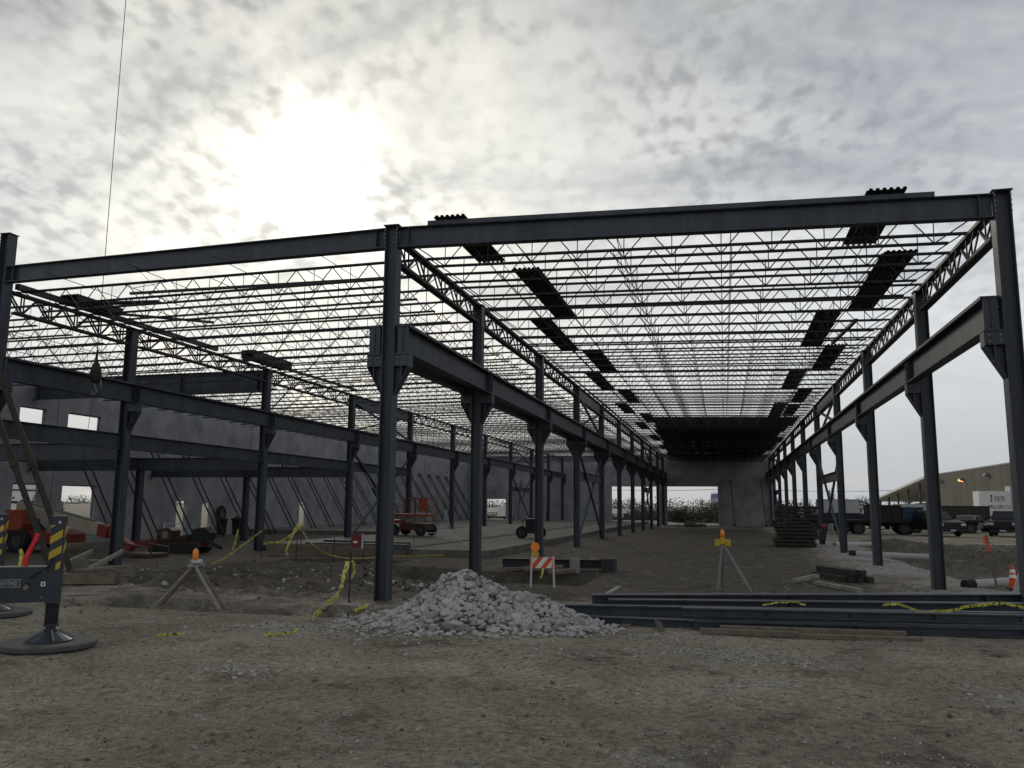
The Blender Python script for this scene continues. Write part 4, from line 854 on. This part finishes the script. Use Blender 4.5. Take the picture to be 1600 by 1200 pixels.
# boom lift: red chassis and counterweight, cream telescopic boom sloping down to the right
r = thing('boom_lift', 'red boom lift with cream telescopic boom lowered, at the far left', 'boom lift', (-20.2, 11.6, 0.05), 0)
MB().prism([(-1.6, .35), (1.7, .35), (1.7, .7), (1.2, .85), (-1.6, .85)], 'y', -.8, .9).build('chassis', RED, r)
MB().prism([(-.60, .86), (.25, .86), (.34, 1.1), (.28, 1.66), (-.5, 1.66), (-.60, 1.5)], 'y', -1.0, -.1).build('counterweight', ORL, r)
for x in (-1.2, .2):
    for y in (-.95, .95): wheel(r, x, y, .45, .46, .34)
b_ = MB(); A = Vector((-.9, .1, 1.78)); B = Vector((4.5, -1.5, .96)); d = (B-A)
b_.bar(A, B, .36, .42); bo = b_.build('boom', CREAM, r); MB().bar(B-d*.0, B+d*.10, .40, .44).build('boom_end', RED, bo)
MB().bar(A+Vector((0, 0, .26)), A+d*.92+Vector((0, 0, .26)), .10, .06).build('hose_track', GREY, bo)
MB().tube(A+d*.1-Vector((0, 0, .2)), A+d*.38-Vector((0, 0, .75)), .08, .08, 8).build('lift_cylinder', BLACK, bo)
J = MB(); J.bar(B+d*.10, B+d*.10+Vector((1.15, -.2, -.55)), .26, .24).build('jib', RED, bo)
C_ = B+d*.10+Vector((1.15, -.2, -.55)); bk = MB(); bk.box(C_.x, C_.y-.5, .05, C_.x+1.2, C_.y+.5, .17)
for y in (-.48, .48): bk.bar(C_+Vector((0, y, .18)), C_+Vector((1.2, y, .05)), .05, .05); bk.bar(Vector((C_.x+1.17, C_.y+y, .17)), C_+Vector((1.17, y, .06)), .05, .05)
bk.build('basket', REDD, r)
# low dark red machine
r = thing('trench_machine', 'low dark red machine with open engine bay by the second left column', 'machine', (-14.1, 12.6, .05), radians(8)); r.scale = (.92, .92, .85)
for y in (-.55, .55):
    MB().prism([(-1.0, .08), (-.8, 0), (.9, 0), (1.1, .1), (1.15, .3), (.95, .45), (-.85, .45), (-1.05, .28)], 'y', y-.16, y+.16).build('track', BLACK, r)
MB().box(-1.0, -.38, .3, 1.15, .38, .55).build('frame', REDD, r)
MB().prism([(-.85, .56), (-.2, .56), (-.15, 1.05), (-.35, 1.18), (-.85, 1.1)], 'y', -.42, .30).build('engine_cover', REDD, r); MB().box(-.62, -.435, .70, -.36, -.4205, 1.0).build('grille', GREY, r)
MB().prism([(-.05, .56), (.5, .56), (.45, .86), (.0, .80)], 'y', -.4, .2).build('tank', REDD, r); MB().prism([(.55, .56), (1.35, .5), (1.5, .95), (1.2, 1.22), (.7, 1.12)], 'y', -.3, .35).build('spoil_hopper', BLACK, r)
MB().path([(-.6, -.3, 1.1), (-.62, -.3, 1.36), (.15, -.32, 1.40), (.2, -.3, .8)], .018, 6).build('guard_rail', CHROME, r); MB().path([(-.2, -.44, .7), (.0, -.5, .62), (.3, -.46, .7), (.6, -.4, .62)], .025, 6).build('hose', BLACK, r)
MB().bar((-1.0, 0, .45), (-2.2, -.3, .35), .20, .30).build('trencher_arm', RED, r); MB().tube((1.3, -.2, .6), (2.1, -.5, .3), .09, .09, 8).build('conveyor', BLACK, r)
# scissor lift
r = thing('scissor_lift', 'orange rough terrain scissor lift parked on the slab', 'scissor lift', (-9.9, 27.4, .33), radians(-6)); r.scale = (.86, .86, .90)
MB().box(-1.3, -.75, .35, 1.2, .75, .75).build('chassis', REDD, r); MB().box(-1.35, -.85, .4, -.4, .85, .95).build('battery_box', RED, r); MB().box(-1.2, -.862, .55, -.55, -.851, .75).build('white_stripe', WHITED, r)
for x in (-.95, .95):
    for y in (-.8, .8): wheel(r, x, y, .36, .36, .26)
for k in range(3):
    MB().bar((-.9, -.4, .8+.1*k), (.9, -.4, .9+.1*k), .06, .06).build('scissor_arm', CREAM, r); MB().bar((-.9, -.33, .9+.1*k), (.9, -.33, .8+.1*k), .06, .06).build('scissor_arm', CREAM, r)
MB().box(-1.15, -.75, 1.16, 1.35, .75, 1.34).build('platform', ORL, r)
g_ = MB()
for x in (-1.1, -.3, .5, 1.3):
    for y in (-.72, .72): g_.bar((x, y, 1.34), (x, y, 2.3), .05, .05)
for z in (1.8, 2.3):
    for y in (-.72, .72): g_.bar((-1.12, y, z), (1.32, y, z), .045, .045)
    for x in (-1.1, 1.3): g_.bar((x, -.7, z), (x, .7, z), .045, .045)
g_.build('guard_rails', ORL, r); MB().box(.75, -.76, 1.5, 1.30, -.725, 2.25).build('control_panel', ORL, r)
# leaning steel piece beside the lift
o = MB().bar((0, 0, 0), (-1.6, 0, 2.6), .12, .12).build('leaning_prop', BRACE, None, False, (-10.3, 26.2, .33)); tag(o, 'dark prop leaning in front of the scissor lift', 'prop')
# small wheeled generator behind the third middle column
r = thing('towed_generator', 'small wheeled generator half hidden behind the third middle column', 'generator', (-2.95, 26.6, .32), radians(12)); r.scale = (.78,)*3
MB().prism([(-.35, .35), (.35, .35), (.35, 1.1), (.2, 1.3), (-.35, 1.3)], 'y', -.7, .7).build('housing', BLACK, r); MB().box(-.3, -.65, 1.301, .15, .65, 1.34).build('top_edge', GREY, r)
wheel(r, -.62, 0, .40, .42, .2); wheel(r, .62, 0, .40, .42, .2); MB().bar((-.6, 0, .4), (.6, 0, .4), .06, .06).build('axle', BLACK, r); MB().bar((0, .7, .5), (0, 1.7, .35), .07, .07).build('tow_bar', BLACK, r); MB().path([(-.55, -.1, .8), (-.55, -.1, 1.15), (-.45, -.1, 1.2)], .03, 6).build('mudguard', BLACK, r)

# ------------------------------------------------------------------ vehicles in the yard
def car(label, loc, rz, paint, L_, Wd, Hh, prof, cab, cat='car', wr=.38, name='parked_car', roof_rack=False):
    """prof: side outline of the lower body (x,z); cab: (x0b,x1b,x0t,x1t,z0,z1)"""
    r = thing(name, label, cat, loc, rz, 'vehicles parked in the yard')
    m = MB(); h = Wd/2; n = len(prof)
    # lower body with slightly tucked sides
    def ring(y, s): return [(x*s, y, z) for x, z in prof]
    vs_ = ring(-h, .985)+ring(-h*.88, 1.0)+ring(h*.88, 1.0)+ring(h, .985); m.v = vs_
    for k in range(3): m.f += [(k*n+i, k*n+(i+1) % n, (k+1)*n+(i+1) % n, (k+1)*n+i) for i in range(n)]
    m.f += [tuple(range(n-1, -1, -1)), tuple(range(3*n, 4*n))]
    m.build('body', paint, r)
    x0, x1, t0, t1, z0, z1 = cab; hb, ht = h*.93, h*.78
    c = MB(); c.hexa([(x0, -hb, z0), (x1, -hb, z0), (x1, hb, z0), (x0, hb, z0), (t0, -ht, z1), (t1, -ht, z1), (t1, ht, z1), (t0, ht, z1)]); cb_ = c.build('cabin', paint, r)
    def lerp3(a, b, t): return tuple(p+(q-p)*t for p, q in zip(a, b))
    def quad_win(nm, p00, p10, p11, p01, nrm_):
        o_ = [Vector(p)+Vector(nrm_)*.006 for p in (p00, p10, p11, p01)]; i_ = [Vector(p)-Vector(nrm_)*.004 for p in (p00, p10, p11, p01)]
        MB().hexa(i_+o_).build(nm, GLASS, cb_)
    def on(side, fx, fz):
        b = lerp3((x0, side*hb, z0), (x1, side*hb, z0), fx); t = lerp3((t0, side*ht, z1), (t1, side*ht, z1), fx); return lerp3(b, t, fz)
    for s in (-1, 1):
        for a, b in ((.08, .47), (.53, .92)): quad_win('side_window', on(s, a, .12), on(s, b, .12), on(s, b, .86), on(s, a, .86), (0, s, .2))
    for x, t, nx_ in ((x1, t1, 1), (x0, t0, -1)):
        quad_win('windscreen' if nx_ > 0 else 'rear_window', lerp3((x, -hb*.9, z0), (t, -ht*.9, z1), .12), lerp3((x, hb*.9, z0), (t, ht*.9, z1), .12), lerp3((x, hb*.9, z0), (t, ht*.9, z1), .88), lerp3((x, -hb*.9, z0), (t, -ht*.9, z1), .88), (nx_, 0, .3))
    for x in (-L_*.31, L_*.32):
        for s in (-1, 1): wheel(r, x, s*(h-.10), wr, wr, .24)
    fx = L_/2
    zt_ = prof[2][1]
    for s in (-1, 1):
        MB().box(fx-.10, s*h*.80-.17, .78*zt_, fx-.005, s*h*.80+.17, .78*zt_+.16).build('headlight', WHITED, r); MB().box(-fx+.0, s*h*.86-.08, .75*zt_, -fx+.06, s*h*.86+.08, .75*zt_+.25).build('tail_light', REDD, r)
        MB().box(x1-.25, s*h-.0 if s > 0 else s*h-.18, z0+.05, x1-.05, s*h+.18 if s > 0 else s*h, z0+.2).build('wing_mirror', BLACK, r)
    MB().box(fx-.06, -h*.55, .55*zt_, fx+.012, h*.55, .9*zt_).build('grille', BLACK, r); MB().box(fx-.1, -h*.95, .36, fx+.08, h*.95, .55).build('bumper', BLACK, r)
    MB().box(fx+.081, -.18, .40, fx+.09, .18, .50).build('number_plate', WHITED, r)
    return r
PICK = [(2.85, .42), (2.9, .62), (2.88, 1.0), (2.7, 1.08), (1.1, 1.18), (-2.88, 1.18), (-2.92, .5), (-2.4, .42)]
r = car('black pickup truck with chrome bumper parked beyond the right columns', (22.0, 51.6, .08), radians(-76), BPAINT, 5.8, 1.98, 1.9, PICK, (-1.1, 1.35, -.85, .55, 1.18, 1.86), 'truck', .42, 'pickup_truck')
MB().box(-2.8, -.8, 1.185, -1.15, .8, 1.20).build('bed_cover', BLACK, r)
JEEP = [(2.0, .5), (2.05, .7), (2.0, 1.1), (1.9, 1.16), (.6, 1.22), (-1.95, 1.22), (-2.0, .6), (-1.7, .5)]
r = car('black boxy off road vehicle parked beside the first right column', (27.0, 51.8, .08), radians(-112), BPAINT, 4.1, 1.85, 1.85, JEEP, (-1.9, .62, -1.85, .40, 1.22, 1.84), 'car', .44, 'off_road_car')
MB().tube((-2.08, 0, 1.0), (-2.28, 0, 1.0), .38, .38, 16).build('spare_wheel', BLACK, r)
SED = [(2.2, .32), (2.25, .55), (2.15, .78), (1.9, .84), (.9, .95), (-2.15, .98), (-2.25, .5), (-1.9, .32)]
car('dark silver saloon car parked behind the black pickup', (27.6, 64.0, .05), radians(-120), GREY, 4.6, 1.8, 1.45, SED, (-1.6, 1.1, -1.1, .3, .95, 1.45), 'car', .33); car('black saloon car parked between the pickup and the white box trailer', (30.8, 66.0, .05), radians(-118), BLUEP, 4.6, 1.8, 1.45, SED, (-1.6, 1.1, -1.1, .3, .95, 1.45), 'car', .33)
car('dark blue car parked at the edge of the yard', (21.0, 72.0, .0), radians(-70), BLUEP, 4.6, 1.8, 1.45, SED, (-1.6, 1.1, -1.1, .3, .95, 1.45), 'car', .33)
# white box trailer with lettering
r = thing('box_trailer', 'white box trailer with black company lettering beside the tan building', 'trailer', (37.95, 92, 0.0)); MB().box(-1.85, 0, 1.05, 1.55, 2.4, 4.15).build('box', WHITE, r)
MB().box(-1.88, -.03, .9, 1.58, 2.43, 1.045).build('floor_frame', GREY, r); MB().box(1.552, .2, 1.6, 2.1, 2.0, 4.75).build('cooling_unit', WHITED, r)
for y in (.5, 1.8): wheel(r, -1.2, y, .5, .5, .3); wheel(r, .9, y, .5, .5, .3)
MB().box(1.2, 1.2, 0, 1.35, 1.35, .9).build('landing_leg', GREY, r)
text_on('lettering', 'PORTER', .82, BLACK, r, (-.22, -.012, 2.98), sx=.36); text_on('lettering', 'PIPE & SUPPLY CO.', .62, BLACK, r, (-.88, -.012, 2.10), sx=.46)
em = MB(); em.tube((-.52, -.008, 3.1), (-.52, -.012, 3.1), .09, .09, 10); em.box(-.56, -.012, 2.85, -.48, -.008, 3.6); em.tube((-.52, -.008, 3.6), (-.52, -.012, 3.6), .12, .12, 10); em.build('emblem', BLACK, r)
# flatbed trailers with loads
def flatbed(loc, L_, lab, rz=0):
    r = thing('flatbed_trailer', lab, 'trailer', loc, rz, 'flatbed trailers in the yard'); MB().box(-L_/2, -1.2, .95, L_/2, 1.2, 1.15).build('deck', BLACK, r); MB().box(-L_/2+.3, -.5, .7, L_/2-.3, .5, .948).build('chassis_rail', BLACK, r)
    for x in (-L_/2+.8, -L_/2+1.9, L_/2-1.0):
        for y in (-.95, .95): wheel(r, x, y, .48, .48, .3)
    return r
flatbed((18.2, 53.5, .02), 6.2, 'near flatbed trailer carrying the black load in the yard'); flatbed((15.9, 62, .0), 6.5, 'far flatbed trailer carrying containers in the yard'); flatbed((24.0, 60, .0), 7, 'flatbed trailer half hidden behind the pickup')
def load(name, lab, x0, y0, z0, x1, y1, z1, m, ribs=0, cat='load'):
    r = thing(name, lab, cat, ((x0+x1)/2, (y0+y1)/2, z0)); a, b, c = (x1-x0)/2, (y1-y0)/2, z1-z0
    MB().hexa([(-a, -b, 0), (a, -b, 0), (a, b, 0), (-a, b, 0), (-a*.98, -b*.98, c), (a*.98, -b*.98, c), (a*.98, b*.98, c), (-a*.98, b*.98, c)]).build('shell', m, r)
    for k in range(ribs): x = -a+(k+.5)*2*a/ribs; MB().box(x-.04, -b-.03, .05, x+.04, -b-.002, c-.05).build('rib', m, r)
    MB().box(-a-.02, -b-.04, c, a+.02, b+.04, c+.05).build('top_rim', m, r); MB().box(-a-.02, -b-.05, -.0, a+.02, -b-.004, .07).build('bottom_rail', BLACK, r); return r
load('covered_load', 'black covered load on the near flatbed trailer', 17.7, 52.5, 1.15, 20.1, 54.5, 2.25, BLACK, 5); load('tarped_load', 'blue tarped load beside the black load', 20.2, 52.6, 1.15, 21.7, 54.4, 2.1, BLUE, 3)
load('grey_container', 'pale grey ribbed container on the far flatbed trailer', 15.0, 61, 1.55, 18.4, 63, 2.75, WHITED, 12, 'container'); load('blue_container', 'dark blue flat container under the grey one', 14.5, 60.9, 1.16, 19.0, 63.1, 1.50, BLUEP, 6, 'container')
load('brown_crates', 'stack of brown crates behind the pickup', 27.5, 74, .0, 32.2, 76, 2.3, WOODD, 8, 'crates'); load('white_tote', 'pale tote tanks behind the flatbed', 22.5, 66, 1.2, 25.5, 68, 2.4, WHITED, 6, 'container')
load('pale_fence_panel', 'pale ribbed fence panel beyond the cross braced right columns', 13.2, 66, 0, 17.0, 66.3, 1.7, TANK, 14, 'fence')
# sawhorse with junk in the yard
r = thing('yard_sawhorse', 'small sawhorse with debris between the cars and the box trailer', 'sawhorse', (28.2, 57.5, .08)); 
for s in (-.6, .6): MB().bar((s-.2, 0, 0), (s, 0, .9), .06, .06).build('leg', WOODL, r); MB().bar((s+.2, 0, 0), (s, 0, .9), .06, .06).build('leg', WOODL, r)
MB().bar((-.9, 0, .93), (.9, 0, .93), .08, .1).build('rail', WOODL, r); MB().bar((-.4, .1, 1.4), (1.6, .1, .5), .09, .05).build('leaning_plank', WOODL, r)
# tan industrial building with a lean-to roof and wall lamps
r = thing('industrial_building', 'long tan concrete building with wall lamps on the right', 'building', (45, 60, 0))
for k in range(15): MB().box(0.006*(k % 3), k*6.0+.015, -.3, .35, k*6.0+5.985, 8.2).build('wall_panel', CONCD, r)
MB().box(-.05, 0, 8.203, 20, 90.2, 8.42).build('roof_edge', GREY, r); MB().box(.36, 0, -.3, 20, .3, 8.2).build('end_wall', CONCD, r)
lt = thing('lean_to_shed', 'open lean to shed with sloping pale roof beyond the tan building', 'building', (45, 150.3, 0))
MB().hexa([(-1.5, 0, 7.9), (16, 0, 7.9), (16, 62, 3.7), (-1.5, 62, 3.7), (-1.5, 0, 8.35), (16, 0, 8.35), (16, 62, 4.15), (-1.5, 62, 4.15)]).build('roof', WHITE, lt)
for k in range(6): y = 3+k*11; MB().box(-.2, y, -.3, .2, y+.4, 7.85-4.2*(y+.4)/62).build('post', CONCD, lt)
MB().box(9, .5, -.3, 9.3, 61, 3.4).build('back_wall', BLACK, lt)
for k, (y, z) in enumerate(((119.5, 7.05), (133, 6.75), (146.5, 6.9))):
    r = thing('wall_lamp', ['nearest unlit wall lamp on the tan building', 'glowing orange wall lamp on the tan building', 'farthest unlit wall lamp on the tan building'][k], 'lamp', (44.98, y, z), 0, 'wall lamps on the tan building')
    MB().prism([(-.7, -.1), (-.05, -.25), (-.05, .25), (-.5, .25)], 'y', -.3, .3).build('housing', GREY, r); MB().hexa([(-.72, -.25, -.16), (-.1, -.25, -.30), (-.1, .25, -.30), (-.72, .25, -.16), (-.72, -.25, -.115), (-.1, -.25, -.255), (-.1, .25, -.255), (-.72, .25, -.115)]).build('lens', LIT if k == 1 else WHITED, r)
    if k == 1: MB().hexa([(-.74, -.18, -.2), (-.70, -.18, -.2), (-.70, .18, -.2), (-.74, .18, -.2), (-.74, -.18, .1), (-.70, -.18, .1), (-.70, .18, .1), (-.74, .18, .1)]).build('lit_front', LIT, r)

# ------------------------------------------------------------------ trees and far background
def leaf_cloud(mb, rnd, c, R_, n, size):
    for _ in range(n):
        v = Vector((rnd.gauss(0, 1), rnd.gauss(0, 1), rnd.gauss(0, 1))).normalized()*rnd.random()**.4; p = Vector((c[0]+v.x*R_[0], c[1]+v.y*R_[1], c[2]+v.z*R_[2])); s = size*rnd.uniform(.5, 1.3)
        a = Vector((rnd.gauss(0, 1), rnd.gauss(0, 1), rnd.gauss(0, 1))).normalized()*s; b = a.cross(Vector((rnd.gauss(0, 1), rnd.gauss(0, 1), rnd.gauss(0, 1)))).normalized()*s*.7
        mb.add([p-a, p+b*.6, p+a, p-b*.6], [(0, 1, 2, 3)])
def bare_tree(loc, H, seed, lab, group):
    rnd = random.Random(seed); r = thing('bare_tree', lab, 'tree', loc, 0, group); t = MB(); cr = MB()
    def grow(p, d, L_, rad, lev):
        q = p+d*L_; (t if lev < 2 else cr).tube(p, q, rad, rad*.6, 5 if lev < 2 else 3, False)
        if lev >= 4: return
        for _ in range(4 if lev else 5):
            nd = (d+Vector((rnd.uniform(-1, 1), rnd.uniform(-1, 1), rnd.uniform(-.25, .7)))*.85).normalized(); grow(p+d*L_*rnd.uniform(.45, 1), nd, L_*rnd.uniform(.5, .75), rad*.5, lev+1)
    grow(Vector((0, 0, -.2)), Vector((0, 0, 1)), H*.38, H*.022, 0); t.build('trunk', BARK, r); cr.build('crown', BARK, r); return r
def conifer(loc, H, seed, lab, group):
    rnd = random.Random(seed); r = thing('spruce_tree', lab, 'tree', loc, 0, group); MB().tube((0, 0, -.2), (0, 0, H), H*.025, .01, 6).build('trunk', BARK, r); m = MB()
    for k in range(26):
        z = H*(.08+.9*k/26); R_ = (H-z)*.30+.05
        for j in range(9):
            a = rnd.uniform(0, 6.28); L_ = R_*rnd.uniform(.6, 1.15); d = Vector((cos(a), sin(a), -.25)); s = d.cross(Vector((0, 0, 1))).normalized()
            for u in range(4): p = Vector((0, 0, z))+d*L_*(u+.6)/4; w = .16*H/6*(1.2-u*.2); m.add([p-d*w-s*w, p+d*w*1.5, p-d*w+s*w, p+Vector((0, 0, w*.5))], [(0, 1, 2), (0, 3, 1), (1, 3, 2)])
    m.build('crown', LEAF, r)
for k, (x, y, H) in enumerate(((-30.5, 17.2, 3.6), (-31.5, 18.6, 2.9), (-33, 19.4, 3.4), (-31, 22.6, 2.6), (-30.6, 24.2, 2.2), (-32, 25.2, 2.4))): conifer((x, y, -.1), H, 20+k, nth(k)+' small spruce from the left outside the wall windows', 'spruces outside the left wall')
r = thing('white_building', 'white ribbed building seen through the lower left windows', 'building', (-75, 50, 0))
for k in range(8): MB().box(-.3, -30+k*6.02, -.3, 0.006*(k % 2), -24.02+k*6.02, 4.2).build('wall_panel', WHITE, r)
MB().box(0.02, -30, 1.8, .10, 18, 2.05).build('dark_band', BLACK, r); MB().box(.02, -30, 3.3, .10, 18, 3.45).build('dark_band', BLACK, r); MB().box(-12, -30, 4.203, .15, 18, 4.45).build('roof_edge', WHITED, r)
rnd = random.Random(77)
for k in range(16):
    x = -38+k*7.2+rnd.uniform(-2, 2); bare_tree((x*1.6, rnd.uniform(250, 310), -.1), rnd.uniform(5.0, 7.6), 100+k, nth(k)+' bare winter tree from the left in the row beyond the end wall', 'bare trees beyond the end wall')
for k, (x, y, H) in enumerate(((24, 118, 5.2), (27.5, 122, 6.0), (22, 112, 4.6), (30, 130, 5.6), (19, 112, 4.4), (66, 235, 15), (33, 150, 6.0))): bare_tree((x, y, -.1), H, 300+k, nth(k)+' bare tree in the clump between the right columns and the shed', 'bare trees behind the yard')
for k, (x, y, H) in enumerate(((20.5, 100, 4.6), (17.8, 104, 5.0), (23.5, 122, 5.5))): conifer((x, y, -.1), H, 60+k, nth(k)+' dark evergreen beyond the cross braced right columns', 'evergreens behind the yard')
# dense winter brush behind the building: one mass
m = MB(); rnd = random.Random(31)
for _ in range(230):
    x = rnd.uniform(-30, 16); y = rnd.uniform(104, 112); h = .75+.5*rnd.random()+(1.0 if x > -6.5 else -.15)+.05*max(0, x); leaf_cloud(m, rnd, (x, y, h*.42-.3), (1.5, 1.2, h*.62), 190 if x > -6.5 else 130, .15)
for _ in range(110): x = rnd.uniform(-60, 130); y = rnd.uniform(205, 240); leaf_cloud(m, rnd, (x, y, 1.5), (4, 2, 2.0+rnd.random()*1.2), 90, .32)
tag(m.build('winter_brush', LEAFB), 'dense dark winter brush seen through the far doorways', 'brush', kind='stuff')
m = MB(); rnd = random.Random(32)
for _ in range(260): x = rnd.uniform(-900, 900); y = rnd.uniform(520, 640); leaf_cloud(m, rnd, (x, y, 2.5), (9, 5, 3+rnd.random()*3.5), 110, .75)
tag(m.build('distant_woods', LEAFB), 'far off line of bare woods along the horizon', 'woods', kind='stuff')
# water tower
r = thing('water_tower', 'pale water tower with lavender cap seen through the far doorway', 'water tower', (-1.8, 900, 0)); MB().lathe([(0, -1), (5.4, -1), (5.4, 10.2)], 28).build('tank', TANK, r, smooth=True); MB().lathe([(5.42, 11.0), (5.42, 14.2), (4.8, 15.4), (3, 16.2), (0, 16.5)], 28).build('cap', PURP, r, smooth=True); MB().lathe([(5.4, 10.2), (5.44, 10.21), (5.44, 11.0), (5.42, 11.0)], 28).build('pale_band', WHITED, r); MB().path([(-5, 0, 15.4), (-5, 0, 17.4), (0, 0, 18), (5, 0, 17.4), (5, 0, 15.4)], .2, 4).build('railing', GREY, r)
# utility poles with wires
PX = ((-82, 210), (-36, 212), (11, 214), (58, 216))
for k, (x, y) in enumerate(PX):
    r = thing('utility_pole', nth(k)+' wooden utility pole from the left beyond the end wall', 'utility pole', (x, y, 0), 0, 'utility poles'); MB().tube((0, 0, -.2), (0, 0, 7.2), .16, .11, 6).build('pole', BARK, r)
    for z in (6.2, 6.9): MB().bar((-1.2, 0, z), (1.2, 0, z), .12, .12).build('crossarm', BARK, r)
for k in range(3):
    for j, (dx, z) in enumerate(((-1.1, 7.0), (1.1, 7.0))):
        a, b = PX[k], PX[k+1]; pts = []
        for u in range(9): t = u/8; pts.append((a[0]+dx+(b[0]-a[0])*t, a[1]+(b[1]-a[1])*t, z-.7*4*t*(1-t)))
        tag(MB().path(pts, .03, 4).build('power_line', BLACK), ['left', 'middle', 'right'][k]+' span of the '+['left', 'right'][j]+' power line beyond the end wall', 'wire', 'power lines')
r = thing('utility_pole', 'thin distant utility pole in the wide far doorway', 'utility pole', (-5.2, 480, 0), 0, 'utility poles'); MB().tube((0, 0, -.2), (0, 0, 6.2), .3, .25, 6).build('pole', BARK, r)
for z in (4.6, 5.6): MB().bar((-1.6, 0, z), (1.6, 0, z), .25, .25).build('crossarm', BARK, r)
# white trailers parked far behind
for k, (x, y) in enumerate(((-30, 150), (-21, 152), (-14.2, 151), (-41, 152), (-20.6, 96))):
    r = thing('white_trailer', nth(k)+' white trailer from the left parked beyond the end wall' if k < 4 else 'white van trailer seen through the small far doorway', 'trailer', (x, y, 0), 0, 'white trailers behind the building'); MB().box(-3.2, 0, .5, 3.2, 2.4, 1.5 if k < 4 else 1.9).build('box', WHITE, r); MB().box(-3.2, -.02, .35, 3.2, 2.4, .497).build('chassis', BLACK, r)
    for x_ in (-2, -1, 2): wheel(r, x_, .2, .42, .42, .25)
S.cycles.max_bounces = 6; S.cycles.diffuse_bounces = 3; S.cycles.glossy_bounces = 3
